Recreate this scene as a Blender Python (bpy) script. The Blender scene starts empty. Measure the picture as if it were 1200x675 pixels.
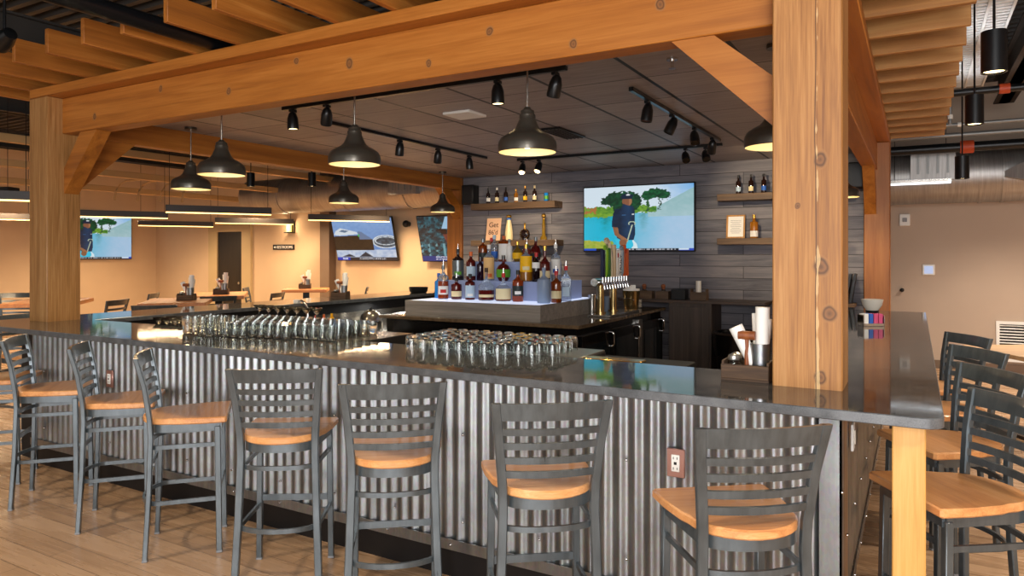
import bpy, bmesh, math, random
from mathutils import Vector, Matrix, Euler
PI = math.pi
random.seed(7)
S = bpy.context.scene
COL = S.collection

# ------------------------------------------------------------------ materials
def lin(h):
    h = h.lstrip('#'); v = [int(h[i:i+2], 16)/255 for i in (0, 2, 4)]
    return tuple((x/12.92 if x <= .04045 else ((x+.055)/1.055)**2.4) for x in v) + (1,)

class NT:
    def __init__(s, name):
        s.m = bpy.data.materials.new(name); s.m.use_nodes = True
        s.t = s.m.node_tree; s.b = s.t.nodes['Principled BSDF']
    def n(s, typ, **kw):
        nd = s.t.nodes.new(typ)
        for k, v in kw.items():
            if k == 'ins':
                for a, b in v.items():
                    if isinstance(b, bpy.types.NodeSocket): s.t.links.new(b, nd.inputs[a])
                    else: nd.inputs[a].default_value = b
            else: setattr(nd, k, v)
        return nd
    def l(s, a, b): s.t.links.new(a, b)
    def math(s, op, a, b=0.0, c=None):
        ins = {0: a, 1: b}
        if c is not None: ins[2] = c
        return s.n('ShaderNodeMath', operation=op, ins=ins).outputs[0]
    def set(s, **kw):
        for k, v in kw.items():
            k = k.replace('_', ' ')
            if isinstance(v, bpy.types.NodeSocket): s.l(v, s.b.inputs[k])
            else: s.b.inputs[k].default_value = v
    def ramp(s, fac, stops):
        r = s.n('ShaderNodeValToRGB'); e = r.color_ramp.elements
        while len(e) < len(stops): e.new(.5)
        for el, (p, c) in zip(e, stops): el.position = p; el.color = c
        s.l(fac, r.inputs[0]); return r.outputs[0]
    def mix(s, fac, a, b, blend='MIX'):
        m = s.n('ShaderNodeMix', data_type='RGBA', blend_type=blend)
        for i, v in ((0, fac), (6, a), (7, b)):
            if isinstance(v, bpy.types.NodeSocket): s.l(v, m.inputs[i])
            else: m.inputs[i].default_value = v
        return m.outputs[2]
    def coords(s, scale=(1, 1, 1), rnd=0.0, loc=(0, 0, 0)):
        tc = s.n('ShaderNodeTexCoord').outputs['Object']
        if rnd:
            oi = s.n('ShaderNodeObjectInfo').outputs['Random']
            k = s.math('MULTIPLY', oi, rnd)
            tc = s.n('ShaderNodeVectorMath', operation='ADD', ins={0: tc, 1: k}).outputs[0]
        return s.n('ShaderNodeMapping', ins={'Vector': tc, 'Scale': scale, 'Location': loc}).outputs[0]
    def noise(s, vec, scale, detail=3, rough=.5, dist=0):
        return s.n('ShaderNodeTexNoise', ins={'Vector': vec, 'Scale': scale, 'Detail': detail, 'Roughness': rough, 'Distortion': dist}).outputs[0]
    def bump(s, h, strength=.2, dist=.01):
        b = s.n('ShaderNodeBump', ins={'Height': h, 'Strength': strength, 'Distance': dist})
        s.l(b.outputs[0], s.b.inputs['Normal'])

M = {}
def plain(name, col, rough=.5, metal=0., coat=0., emit=None, es=0., trans=0., ior=1.45, alpha=None, spec=None):
    t = NT(name); t.set(Base_Color=lin(col), Roughness=rough, Metallic=metal, Coat_Weight=coat, IOR=ior, Transmission_Weight=trans)
    # a faint grain so that no surface is perfectly even
    if not trans:
        n = t.noise(t.coords(), 60, 2)
        t.set(Roughness=t.math('MULTIPLY_ADD', n, .08, max(0, rough-.04)))
    if spec is not None: t.set(Specular_IOR_Level=spec)
    if emit: t.set(Emission_Color=lin(emit), Emission_Strength=es)
    M[name] = t.m; return t.m

def wood(name, dark, mid, light, axis='X', scale=1., rough=.45, coat=0., grain=.5, knots=(), crack=None, bumpy=.15):
    t = NT(name)
    st = {'X': (.055, 1, 1), 'Y': (1, .055, 1), 'Z': (1, 1, .055)}[axis]
    st2 = {'X': (.03, 1, 1), 'Y': (1, .03, 1), 'Z': (1, 1, .03)}[axis]
    v = t.coords(tuple(a*scale for a in st), rnd=37.)
    n1 = t.noise(v, 11., 4, .6, .7)
    v2 = t.coords(tuple(a*scale for a in st2), rnd=37.)
    n2 = t.noise(v2, 95., 3, .6, .3)
    n3 = t.noise(t.coords(tuple(a*scale for a in st), rnd=11.), 1.6, 2)
    f = t.math('ADD', t.math('MULTIPLY', n1, 1-grain*.45), t.math('MULTIPLY', n2, grain*.45))
    f = t.math('ADD', t.math('MULTIPLY', f, .75), t.math('MULTIPLY', n3, .25))
    c = t.ramp(f, [(.30, lin(dark)), (.5, lin(mid)), (.70, lin(light))])
    if knots or crack:
        tc = t.n('ShaderNodeTexCoord').outputs['Object']
        wob = t.noise(tc, 14, 2)
        for (x, y, z, r) in knots:
            d = t.n('ShaderNodeVectorMath', operation='SUBTRACT', ins={0: tc, 1: (x, y, z)}).outputs[0]
            d = t.n('ShaderNodeVectorMath', operation='MULTIPLY', ins={0: d, 1: (1, .6, .8)}).outputs[0]
            d = t.n('ShaderNodeVectorMath', operation='LENGTH', ins={0: d}).outputs['Value']
            d = t.math('DIVIDE', t.math('ADD', d, t.math('MULTIPLY_ADD', wob, .03, -.015)), r)
            k = t.ramp(d, [(0, lin('#6a4526')), (.35, lin('#8a5a30')), (.55, lin('#4a2c14')), (.75, lin('#9a6a3c')), (1, lin(mid))])
            c = t.mix(t.ramp(d, [(.0, (1, 1, 1, 1)), (.8, (.8, .8, .8, 1)), (1, (0, 0, 0, 1))]), c, k)
        if crack:
            sx = t.n('ShaderNodeSeparateXYZ', ins={0: tc})
            zz = t.n('ShaderNodeCombineXYZ', ins={2: sx.outputs[2]}).outputs[0]
            w1 = t.math('MULTIPLY_ADD', t.noise(zz, 1.6, 2), .03, -.015 - crack)
            dx = t.math('ADD', sx.outputs[0], w1)
            pale = t.math('MULTIPLY', t.math('LESS_THAN', t.math('ABSOLUTE', t.math('ADD', dx, -.006)), t.math('MULTIPLY_ADD', t.noise(t.n('ShaderNodeVectorMath', operation='ADD', ins={0: zz, 1: (3.1, 0, 0)}).outputs[0], 5, 3), .07, -.030)), .6)
            c = t.mix(pale, c, lin('#e2c08a'))
            line = t.math('LESS_THAN', t.math('ABSOLUTE', dx), .0018)
            c = t.mix(line, c, lin('#5a3a1e'))
    t.l(c, t.b.inputs['Base Color'])
    t.set(Roughness=t.math('MULTIPLY_ADD', n2, .2, rough-.1), Coat_Weight=coat, Coat_Roughness=.2)
    t.bump(f, bumpy, .004)
    M[name] = t.m; return t.m

BEAM = ('#733d10', '#a4621f', '#c07c34')
wood('cedar_beam_x', *BEAM, 'X', 1., .5)
wood('cedar_beam_y', *BEAM, 'Y', 1., .5)
wood('cedar_beam_front', *BEAM, 'X', 1., .5, grain=.8, knots=((-2.35, -.07, .10, .03), (-1.5, -.07, .22, .026), (-.75, -.07, .12, .03), (-.1, -.07, .24, .028), (.35, -.07, .16, .034), (.95, -.07, .08, .024), (1.35, -.07, .20, .03), (1.85, -.07, .06, .026), (2.3, -.07, .18, .03)))
wood('cedar_brace', *BEAM, 'Z', 1., .5)
wood('cedar_rafter_x', '#80501f', '#aa7438', '#c69658', 'X', 1.2, .6)
wood('cedar_rafter_y', '#7a4412', '#a4621f', '#c4843c', 'Y', 1.2, .6)
wood('post_wood', '#7c4a20', '#b07a42', '#d0a068', 'Z', 1.3, .55, grain=1.1,
     knots=((.052, -.135, 1.24+.80, .034), (.055, -.135, 1.24+.36, .038), (-.035, -.135, 1.24+.61, .012), (.085, -.135, 1.30+.11, .036), (.055, -.135, 1.24-.09, .03), (.012, -.135, 1.24-.32, .034)), crack=.035)
wood('post_plain', '#64401e', '#9a6c3a', '#c09460', 'Z', 1.3, .5, grain=1.2)
wood('post_dark', '#6a3a12', '#955a22', '#b0733a', 'Z', 1.3, .5)
wood('leg_pine', '#b07a38', '#cc9850', '#dbac68', 'Z', 2.2, .4, grain=.8)
wood('seat_wood', '#a8683a', '#d2935a', '#e3b07c', 'X', 2.5, .35, coat=.2, grain=.9)
wood('table_wood', '#9a5a22', '#c27a38', '#d39450', 'X', 1.5, .4, coat=.2)
wood('table_tan', '#9a764e', '#b08a60', '#c09c72', 'X', 1.5, .5)
wood('grey_barnwood', '#6a645e', '#8f8880', '#aba398', 'X', 2., .7, grain=.8)
wood('shelf_wood', '#3c2a1c', '#5c4530', '#7c6044', 'X', 2., .6)
wood('dark_cabinet', '#2c2420', '#443a34', '#5a4e46', 'Z', 1.5, .6)
wood('dark_ledge', '#2a201a', '#403229', '#58463a', 'X', 1.5, .4)
wood('crate_wood', '#2e2118', '#4a3524', '#6e5236', 'X', 6., .7)
wood('mallet_wood', '#6a3518', '#8a4a22', '#a4622f', 'Z', 6., .5)
wood('frame_wood', '#8a5a24', '#b07a34', '#c99244', 'Z', 4., .5)
wood('door_wood', '#15100a', '#221a10', '#30261a', 'Z', 1., .5)
wood('chair_wood', '#2c2014', '#423020', '#5a4430', 'Z', 3., .5)

def gunmetal():
    t = NT('gunmetal'); v = t.coords((1, 1, .15), rnd=5.)
    n = t.noise(v, 30, 4, .6); n2 = t.noise(t.coords(), 6, 2)
    c = t.ramp(t.math('ADD', t.math('MULTIPLY', n, .5), t.math('MULTIPLY', n2, .5)), [(.3, lin('#434b4f')), (.7, lin('#646d72'))])
    t.l(c, t.b.inputs['Base Color']); t.set(Metallic=.55, Roughness=t.math('MULTIPLY_ADD', n, .2, .22), Coat_Weight=.5, Coat_Roughness=.12)
    M['gunmetal'] = t.m
gunmetal()

def corrugated():
    t = NT('galvanised'); tc = t.coords((1, 1, 1))
    vo = t.n('ShaderNodeTexVoronoi', ins={'Vector': t.coords((1, 1, .6)), 'Scale': 90.}).outputs['Color']
    n = t.noise(tc, 4, 4); n2 = t.noise(t.coords((1, 1, .1)), 25, 3)
    f = t.math('ADD', t.math('MULTIPLY', n, .5), t.math('MULTIPLY', n2, .5))
    c = t.ramp(f, [(.3, lin('#7f8285')), (.7, lin('#b0b3b4'))])
    c = t.mix(.12, c, vo, 'MULTIPLY')
    t.l(c, t.b.inputs['Base Color']); t.set(Metallic=.92, Roughness=t.math('MULTIPLY_ADD', n, .16, .25))
    M['galvanised'] = t.m
corrugated()

def counter(name, c1, c2, rough):
    t = NT(name); n = t.noise(t.coords(), 240, 3, .7); n2 = t.noise(t.coords(), 18, 3)
    c = t.ramp(t.math('ADD', t.math('MULTIPLY', n, .6), t.math('MULTIPLY', n2, .4)), [(.35, lin(c1)), (.68, lin(c2))])
    t.l(c, t.b.inputs['Base Color']); t.set(Roughness=t.math('MULTIPLY_ADD', n2, .07, rough), Specular_IOR_Level=.75)
    M[name] = t.m
counter('dark_quartz', '#26282a', '#585a5a', .02)
counter('honed_quartz', '#33363a', '#6a6d70', .32)
counter('brown_quartz', '#463a2c', '#7a6852', .05)

def floor_mat():
    t = NT('floor_planks'); tc = t.coords((1, 1, 1))
    br = t.n('ShaderNodeTexBrick', offset=.37, ins={'Vector': tc, 'Color1': (0, 0, 0, 1), 'Color2': (1, 1, 1, 1), 'Mortar': (.5, .5, .5, 1), 'Scale': 1., 'Mortar Size': .0018, 'Brick Width': 1.22, 'Row Height': .15})
    n = t.noise(t.coords((.1, 1, 1)), 16, 4, .6, .6); n2 = t.noise(t.coords((.02, 1, 1)), 120, 3)
    f = t.math('ADD', t.math('MULTIPLY', n, .5), t.math('ADD', t.math('MULTIPLY', n2, .25), t.math('MULTIPLY', t.n('ShaderNodeSeparateColor', ins={0: br.outputs['Color']}).outputs[0], .22)))
    c = t.ramp(f, [(.25, lin('#8a6a4e')), (.48, lin('#ad8a68')), (.75, lin('#c8a684'))])
    c = t.mix(br.outputs['Fac'], c, lin('#5c4634'))
    t.l(c, t.b.inputs['Base Color']); t.set(Roughness=t.math('MULTIPLY_ADD', n, .15, .2), Specular_IOR_Level=.5)
    t.bump(n2, .02, .001); M['floor_planks'] = t.m
floor_mat()

def plankwall():
    t = NT('barnwood_planks'); tc = t.n('ShaderNodeTexCoord').outputs['Object']
    sp = t.n('ShaderNodeSeparateXYZ', ins={0: tc})
    uv = t.n('ShaderNodeCombineXYZ', ins={0: sp.outputs[0], 1: sp.outputs[2]}).outputs[0]
    br = t.n('ShaderNodeTexBrick', offset=.43, ins={'Vector': uv, 'Color1': (0, 0, 0, 1), 'Color2': (1, 1, 1, 1), 'Mortar': (0, 0, 0, 1), 'Scale': 1., 'Mortar Size': .0035, 'Brick Width': 1.9, 'Row Height': .150})
    tone = t.n('ShaderNodeSeparateColor', ins={0: br.outputs['Color']}).outputs[0]
    off = t.n('ShaderNodeCombineXYZ', ins={0: t.math('MULTIPLY', tone, 31.), 1: t.math('MULTIPLY', tone, 17.)}).outputs[0]
    w = t.n('ShaderNodeVectorMath', operation='ADD', ins={0: uv, 1: off}).outputs[0]
    a = t.n('ShaderNodeMapping', ins={'Vector': w, 'Scale': (.12, 1, 1)}).outputs[0]
    n1 = t.noise(a, 9, 4, .6, 1.0)
    a2 = t.n('ShaderNodeMapping', ins={'Vector': w, 'Scale': (.03, 1, 1)}).outputs[0]
    n2 = t.noise(a2, 110, 3, .6)
    f = t.math('ADD', t.math('MULTIPLY', n1, .55), t.math('ADD', t.math('MULTIPLY', n2, .25), t.math('MULTIPLY', tone, .2)))
    c = t.ramp(f, [(.28, lin('#3e3d46')), (.46, lin('#646269')), (.6, lin('#7c777b')), (.78, lin('#968e8a'))])
    c = t.mix(br.outputs['Fac'], c, lin('#141212'))
    t.l(c, t.b.inputs['Base Color']); t.set(Roughness=.65); t.bump(t.math('SUBTRACT', f, br.outputs['Fac']), .3, .006)
    M['barnwood_planks'] = t.m
plankwall()

def ceiling_panels():
    t = NT('ceiling_panels'); tc = t.n('ShaderNodeTexCoord').outputs['Object']
    sp = t.n('ShaderNodeSeparateXYZ', ins={0: tc})
    def dist(o, x0, p):
        q = t.math('MODULO', t.math('ADD', o, p*40 - x0 + p/2), p)
        return t.math('ABSOLUTE', t.math('ADD', q, -p/2))
    dx = dist(sp.outputs[0], -1.59, .672); dy = dist(sp.outputs[1], 4.597, .675)
    g1 = t.math('LESS_THAN', dx, .014); g2 = t.math('LESS_THAN', dy, .006)
    g = t.math('MAXIMUM', g1, g2)
    cell = t.n('ShaderNodeCombineXYZ', ins={0: t.math('FLOOR', t.math('DIVIDE', t.math('ADD', sp.outputs[0], 1.59), .672)), 1: t.math('FLOOR', t.math('DIVIDE', t.math('ADD', sp.outputs[1], -4.597), .675))}).outputs[0]
    wn = t.n('ShaderNodeTexWhiteNoise', ins={0: cell}).outputs['Value']
    n = t.noise(t.coords((.1, 1, 1)), 30, 4, .6, .4)
    f = t.math('ADD', t.math('MULTIPLY', n, .7), t.math('MULTIPLY', wn, .3))
    c = t.ramp(f, [(.2, lin('#7a706e')), (.5, lin('#978c88')), (.8, lin('#aea39e'))])
    c = t.mix(g, c, lin('#0c0b0b'))
    t.l(c, t.b.inputs['Base Color']); t.set(Roughness=.5); t.bump(t.math('SUBTRACT', 1., g), .25, .01)
    M['ceiling_panels'] = t.m
ceiling_panels()

def painted(name, col, col2, rough=.8):
    t = NT(name); n = t.noise(t.coords(), 1.3, 3); n2 = t.noise(t.coords(), 180, 2)
    c = t.ramp(n, [(.3, lin(col)), (.7, lin(col2))])
    t.l(c, t.b.inputs['Base Color']); t.set(Roughness=rough); t.bump(n2, .06, .002); M[name] = t.m
painted('tan_paint', '#c8ad8d', '#d0b594')
painted('tan_paint_right', '#b9a593', '#c1ad9a')
painted('black_deck', '#2a2826', '#3a3632', .55)
painted('beige_trim', '#b39c74', '#bda67e', .6)
painted('brown_trim', '#6a5444', '#74604e', .6)

def ductm():
    t = NT('duct_metal'); n = t.noise(t.coords((1, .2, .2)), 3, 3); n2 = t.noise(t.coords((6, .3, .3)), 10, 2)
    c = t.ramp(t.math('ADD', t.math('MULTIPLY', n, .5), t.math('MULTIPLY', n2, .5)), [(.3, lin('#8a8683')), (.7, lin('#b4b0ac'))])
    t.l(c, t.b.inputs['Base Color']); t.set(Metallic=.8, Roughness=.42); M['duct_metal'] = t.m
ductm()

plain('black_metal', '#121315', .35, .3, .2)
plain('black_matte', '#0e0e10', .6)
plain('black_plastic', '#141416', .4)
plain('kick_black', '#0c0909', .5)
plain('shade_bronze', '#504b43', .3, .6, .15)
plain('shade_inside', '#f4ead0', .5)
plain('bulb', '#fff2d0', .5, emit='#ffe0a0', es=12)
plain('lens_glow', '#fff0d0', .5, emit='#ffdca0', es=7)
plain('lens_dark', '#0b0b0c', .15)
plain('strip_glow', '#fff0d0', .5, emit='#ffc66e', es=4.2)
plain('linear_body', '#3c3632', .5)
plain('white_lamp', '#ffffff', .5, emit='#e8f6ff', es=1.6)
plain('steel', '#b9b6b0', .22, .95)
plain('chrome', '#d8d8d8', .07, 1.)
plain('brass_steel', '#b39a68', .2, .95)
plain('gold', '#c79a45', .22, .9)
plain('copper_plate', '#b48a80', .3, .7)
plain('grey_plastic', '#7f8083', .4)
plain('white_paper', '#f2efe8', .85)
plain('white_plastic', '#ecebe6', .45)
plain('white_ceramic', '#e9e2d4', .2, coat=.4)
plain('peach_card', '#e8bc98', .8)
plain('ink_brown', '#5a241a', .8)
plain('ink_black', '#151515', .6)
plain('cream_label', '#e6d5a6', .7)
plain('white_label', '#ece9e2', .7)
plain('yellow_label', '#f2b80a', .6)
plain('blue_label', '#2e62b8', .6)
plain('paleblue_label', '#b9cfdf', .6)
plain('peach_label', '#e6b878', .7)
plain('green_label', '#57a02c', .6)
plain('red_label', '#b32018', .6)
plain('dark_label', '#1d2826', .5)
plain('orange_cap', '#d8641c', .4)
plain('red_cap', '#c01c1c', .4)
plain('blue_glass', '#1e7fd0', .08, coat=.5)
plain('frosted_glass', '#7e8fa8', .45)
def glass(name, col, trans=.55, rough=.04): plain(name, col, rough, trans=trans, ior=1.4, coat=.3)
glass('amber_glass', '#8a3c0e', .35); glass('rum_glass', '#9c3a10', .35); glass('red_glass', '#5c100e', .25)
glass('dark_glass', '#1c0f10', .15); glass('brown_bottle', '#241008', .1); glass('honey_glass', '#b8741a', .4)
glass('purple_glass', '#2a1024', .2); glass('green_glass', '#2c3a16', .3); glass('olive_glass', '#8a6a1e', .35); glass('pink_glass', '#8a3a34', .35)
plain('clear_glass', '#f4f8f6', .02, trans=1., ior=1.45)
plain('bottle_clear', '#dfe6ea', .03, trans=.85, ior=1.3)
plain('silver_bottle', '#6c7274', .25, .5)
plain('plate_white', '#efe6d6', .3)
plain('riser_glow', '#8a94b4', .4, emit='#9aaede', es=.10)
plain('led_top', '#dfe8ff', .4, emit='#d6e2ff', es=.8)
plain('trash_bag', '#08080b', .25, coat=.3)
plain('trash_rim', '#2c2016', .5)
plain('black_fridge', '#0b0b0c', .2, coat=.3)
plain('fridge_glass', '#1c2226', .05, coat=.6)
plain('orange_pipe', '#b5441e', .5)
plain('grey_pipe', '#8b8d8c', .4, .4)
plain('black_pipe', '#0f1114', .35, .2)
plain('tan_pipe', '#b08f60', .6)
plain('white_grating', '#d8dcde', .5)
plain('steel_brown', '#3a332e', .6, .2)
plain('therm_blue', '#9fb4dc', .3, emit='#9fb4e0', es=.5)
plain('sconce_glow', '#ffe0a0', .4, emit='#ffc35a', es=5)
plain('knob_navy', '#1c2440', .3); plain('knob_green', '#3f7a34', .3); plain('knob_lime', '#86b830', .3)
plain('knob_cream', '#dfc9a4', .4); plain('knob_orange', '#d2602a', .35); plain('knob_grey', '#8c9aa4', .3)
plain('sugar_pink', '#d2527c', .6); plain('juice_red', '#c23420', .4)
plain('lid_steel', '#a5a29c', .3, .9)
plain('porcelain_gold', '#e2cfa0', .3, coat=.3)

# ------------------------------------------------------------------ mesh helpers
class MB:
    """collects shapes and links them as ONE mesh object"""
    def __init__(s): s.bm = bmesh.new(); s.sm = []
    def _add(s, tmp, mat=None):
        if mat is not None: bmesh.ops.transform(tmp, matrix=mat, verts=tmp.verts)
        me = bpy.data.meshes.new('t'); tmp.to_mesh(me); tmp.free(); s.bm.from_mesh(me); bpy.data.meshes.remove(me); return s
    def box(s, c, d, rz=0, bev=0, rot=None):
        t = bmesh.new(); bmesh.ops.create_cube(t, size=1); bmesh.ops.scale(t, vec=d, verts=t.verts)
        if bev: bmesh.ops.bevel(t, geom=t.edges[:], offset=bev, segments=1, affect='EDGES', profile=.5)
        m = Matrix.Translation(c) @ (rot if rot is not None else Matrix.Rotation(rz, 4, 'Z'))
        return s._add(t, m)
    def bb(s, x0, x1, y0, y1, z0, z1, bev=0):
        return s.box(((x0+x1)/2, (y0+y1)/2, (z0+z1)/2), (abs(x1-x0), abs(y1-y0), abs(z1-z0)), bev=bev)
    def bar(s, a, b, w, h, bev=0, up=(0, 0, 1)):
        a, b = Vector(a), Vector(b); d = b-a; L = d.length; z = d.normalized(); up = Vector(up)
        if abs(z.dot(up)) > .99: up = Vector((0, 1, 0))
        x = up.cross(z).normalized(); y = z.cross(x)
        m = Matrix((x, y, z)).transposed().to_4x4()
        return s.box((a+b)/2, (w, h, L), bev=bev, rot=m)
    def cyl(s, c, r, h, r2=None, seg=24, rot=None):
        t = bmesh.new(); bmesh.ops.create_cone(t, cap_ends=True, segments=seg, radius1=r, radius2=r if r2 is None else r2, depth=h)
        m = Matrix.Translation(c) @ (rot if rot is not None else Matrix.Identity(4)); return s._add(t, m)
    def rod(s, a, b, r, seg=12):
        a, b = Vector(a), Vector(b); q = (b-a).to_track_quat('Z', 'Y').to_matrix().to_4x4()
        return s.cyl((a+b)/2, r, (b-a).length, seg=seg, rot=q)
    def sph(s, c, r, seg=16, sc=(1, 1, 1)):
        t = bmesh.new(); bmesh.ops.create_uvsphere(t, u_segments=seg, v_segments=max(8, seg//2), radius=r)
        bmesh.ops.scale(t, vec=sc, verts=t.verts); return s._add(t, Matrix.Translation(c))
    def lathe(s, prof, c=(0, 0, 0), seg=28, rot=None, a0=0, a1=2*PI):
        t = bmesh.new(); full = abs(a1-a0-2*PI) < 1e-6; n = seg if full else seg+1; rings = []
        for (r, z) in prof:
            if r < 1e-6 and full: rings.append([t.verts.new((0, 0, z))])
            else: rings.append([t.verts.new((r*math.cos(a0+(a1-a0)*k/seg), r*math.sin(a0+(a1-a0)*k/seg), z)) for k in range(n)])
        for A, B in zip(rings, rings[1:]):
            for k in range(seg):
                k2 = (k+1) % n
                if len(A) == 1 and len(B) == 1: continue
                if len(A) == 1: t.faces.new((A[0], B[k2], B[k]))
                elif len(B) == 1: t.faces.new((A[k], A[k2], B[0]))
                else: t.faces.new((A[k], A[k2], B[k2], B[k]))
        bmesh.ops.recalc_face_normals(t, faces=t.faces)
        return s._add(t, Matrix.Translation(c) @ (rot if rot is not None else Matrix.Identity(4)))
    def prism(s, pts, z0, z1, bev=0, rot=None, c=(0, 0, 0)):
        t = bmesh.new(); A = [t.verts.new((x, y, z0)) for x, y in pts]; B = [t.verts.new((x, y, z1)) for x, y in pts]
        n = len(pts); t.faces.new(A[::-1]); t.faces.new(B)
        for k in range(n): t.faces.new((A[k], A[(k+1) % n], B[(k+1) % n], B[k]))
        bmesh.ops.recalc_face_normals(t, faces=t.faces)
        if bev:
            e = [e for e in t.edges if abs(e.verts[0].co.z-e.verts[1].co.z) < 1e-6]
            bmesh.ops.bevel(t, geom=e, offset=bev, segments=1, affect='EDGES', profile=.5)
        return s._add(t, Matrix.Translation(c) @ (rot if rot is not None else Matrix.Identity(4)))
    def tube(s, path, r, seg=10, w=None, h=None):
        """round tube (or rectangular w x h, h vertical) along a path"""
        P = [Vector(p) for p in path]; t = bmesh.new(); rings = []
        for i, p in enumerate(P):
            d = ((P[min(i+1, len(P)-1)]-p).normalized() + (p-P[max(i-1, 0)]).normalized()).normalized()
            up = Vector((0, 0, 1)) if abs(d.z) < .9 else Vector((1, 0, 0))
            x = d.cross(up).normalized(); y = x.cross(d).normalized()
            if w: rings.append([t.verts.new(p+x*sx*w/2+y*sy*h/2) for sx, sy in ((-1, -1), (1, -1), (1, 1), (-1, 1))])
            else: rings.append([t.verts.new(p+(x*math.cos(2*PI*k/seg)+y*math.sin(2*PI*k/seg))*r) for k in range(seg)])
        n = len(rings[0])
        for A, B in zip(rings, rings[1:]):
            for k in range(n): t.faces.new((A[k], A[(k+1) % n], B[(k+1) % n], B[k]))
        t.faces.new(rings[0][::-1]); t.faces.new(rings[-1]); bmesh.ops.recalc_face_normals(t, faces=t.faces)
        return s._add(t)
    def build(s, name, mat, parent=None, loc=(0, 0, 0), rz=0, smooth=True, angle=40):
        me = bpy.data.meshes.new(name); s.bm.to_mesh(me); s.bm.free()
        o = bpy.data.objects.new(name, me); COL.objects.link(o)
        o.data.materials.append(M[mat] if isinstance(mat, str) else mat)
        o.location = loc; o.rotation_euler = (0, 0, rz)
        if parent: o.parent = parent
        if smooth:
            me.polygons.foreach_set('use_smooth', [True]*len(me.polygons))
            try: me.set_sharp_from_angle(angle=math.radians(angle))
            except Exception: pass
        return o

def tag(o, label, cat, group=None, kind=None):
    o['label'] = label; o['category'] = cat
    if group: o['group'] = group
    if kind: o['kind'] = kind
    return o
def struct(o): o['kind'] = 'structure'; return o
def thing(name, label, cat, loc=(0, 0, 0), rz=0, group=None):
    o = bpy.data.objects.new(name, None); COL.objects.link(o); o.location = loc; o.rotation_euler = (0, 0, rz); o.empty_display_size = .05
    return tag(o, label, cat, group)
KIDS = {}
def copy_tree(o, parent=None):
    c = o.copy(); COL.objects.link(c)
    if parent: c.parent = parent
    for ch in [x for x in COL.objects if x.parent == o]: copy_tree(ch, c)
    return c
def dup(o, loc, rz, label, group=None):
    c = copy_tree(o); c.location = loc; c.rotation_euler = (0, 0, rz); c['label'] = label
    if group: c['group'] = group
    elif 'group' in c: del c['group']
    return c
def text_mb(body, size, mat, parent, loc, rot, name='lettering', depth=.0015, align='CENTER', top=None):
    cu = bpy.data.curves.new('txt', 'FONT'); cu.body = body; cu.size = size; cu.extrude = depth; cu.align_x = align; cu.align_y = 'CENTER'
    ob = bpy.data.objects.new('txt', cu); COL.objects.link(ob)
    dg = bpy.context.evaluated_depsgraph_get(); me = bpy.data.meshes.new_from_object(ob.evaluated_get(dg))
    bpy.data.objects.remove(ob); bpy.data.curves.remove(cu)
    o = bpy.data.objects.new(name, me); COL.objects.link(o); me.materials.clear(); me.materials.append(M[mat])
    o.location = loc; o.rotation_euler = rot; o.parent = parent; return o
ORD = ['first', 'second', 'third', 'fourth', 'fifth', 'sixth', 'seventh', 'eighth', 'ninth', 'tenth', 'eleventh', 'twelfth', 'thirteenth', 'fourteenth', 'fifteenth', 'sixteenth']

# ------------------------------------------------------------------ room shell
struct(MB().bb(-17.2, 5, -5, 12.2, -.1, 0).build('floor', 'floor_planks'))
struct(MB().bb(-17.2, -5.8, 11, 11.15, 0, 4.3).build('wall_back_west', 'tan_paint'))
struct(MB().bb(-5.8, 5, 12, 12.15, 0, 4.3).build('wall_back_east', 'tan_paint_right'))
struct(MB().bb(-16.75, -16.6, -5, 11, 0, 4.3).build('wall_left', 'tan_paint'))
struct(MB().bb(4.85, 5, -5, 12, 0, 4.3).build('wall_right', 'tan_paint_right'))
struct(MB().bb(-6.165, -.53, 9.25, 9.37, 0, 3.0).build('wall_bar', 'barnwood_planks'))
# black trapezoid roof deck
b = MB(); t = bmesh.new(); prof = []
y = -5.
while y < 12.1:
    prof += [(y, 4.15), (y+.06, 4.15), (y+.085, 4.08), (y+.145, 4.08)]; y += .17
A = [t.verts.new((-17.2, py, pz)) for py, pz in prof]; Bv = [t.verts.new((5, py, pz)) for py, pz in prof]
for k in range(len(prof)-1): t.faces.new((A[k], A[k+1], Bv[k+1], Bv[k]))
b._add(t); struct(b.build('ceiling', 'black_deck', smooth=False))
struct(MB().bb(-6.2, -.5, 3.36, 9.25, 2.85, 2.88).build('ceiling_bar', 'ceiling_panels'))

# far corner door with frame, pilaster
d = struct(MB().bb(-14.2, -13.35, 10.96, 10.998, .01, 2.18, bev=.004).build('door_1', 'door_wood'))
MB().rod((-13.45, 10.93, 1.0), (-13.45, 10.96, 1.0), .03).build('door_handle', 'steel', d)
struct(MB().bb(-14.5, -14.2, 10.93, 10.998, 0, 2.18).bb(-13.35, -13.05, 10.93, 10.998, 0, 2.18).bb(-14.5, -13.05, 10.92, 10.998, 2.181, 2.36).build('trim_1', 'beige_trim'))
struct(MB().bb(-10.78, -10.52, 10.8, 10.998, 0, 4.0).build('trim_2', 'brown_trim'))
struct(MB().bb(-16.598, -16.58, -4, 11, 0, .12).build('baseboard_left', 'brown_trim'))
struct(MB().bb(-.2, 4.8, 11.98, 11.998, 0, .12).build('baseboard_back', 'brown_trim'))

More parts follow.
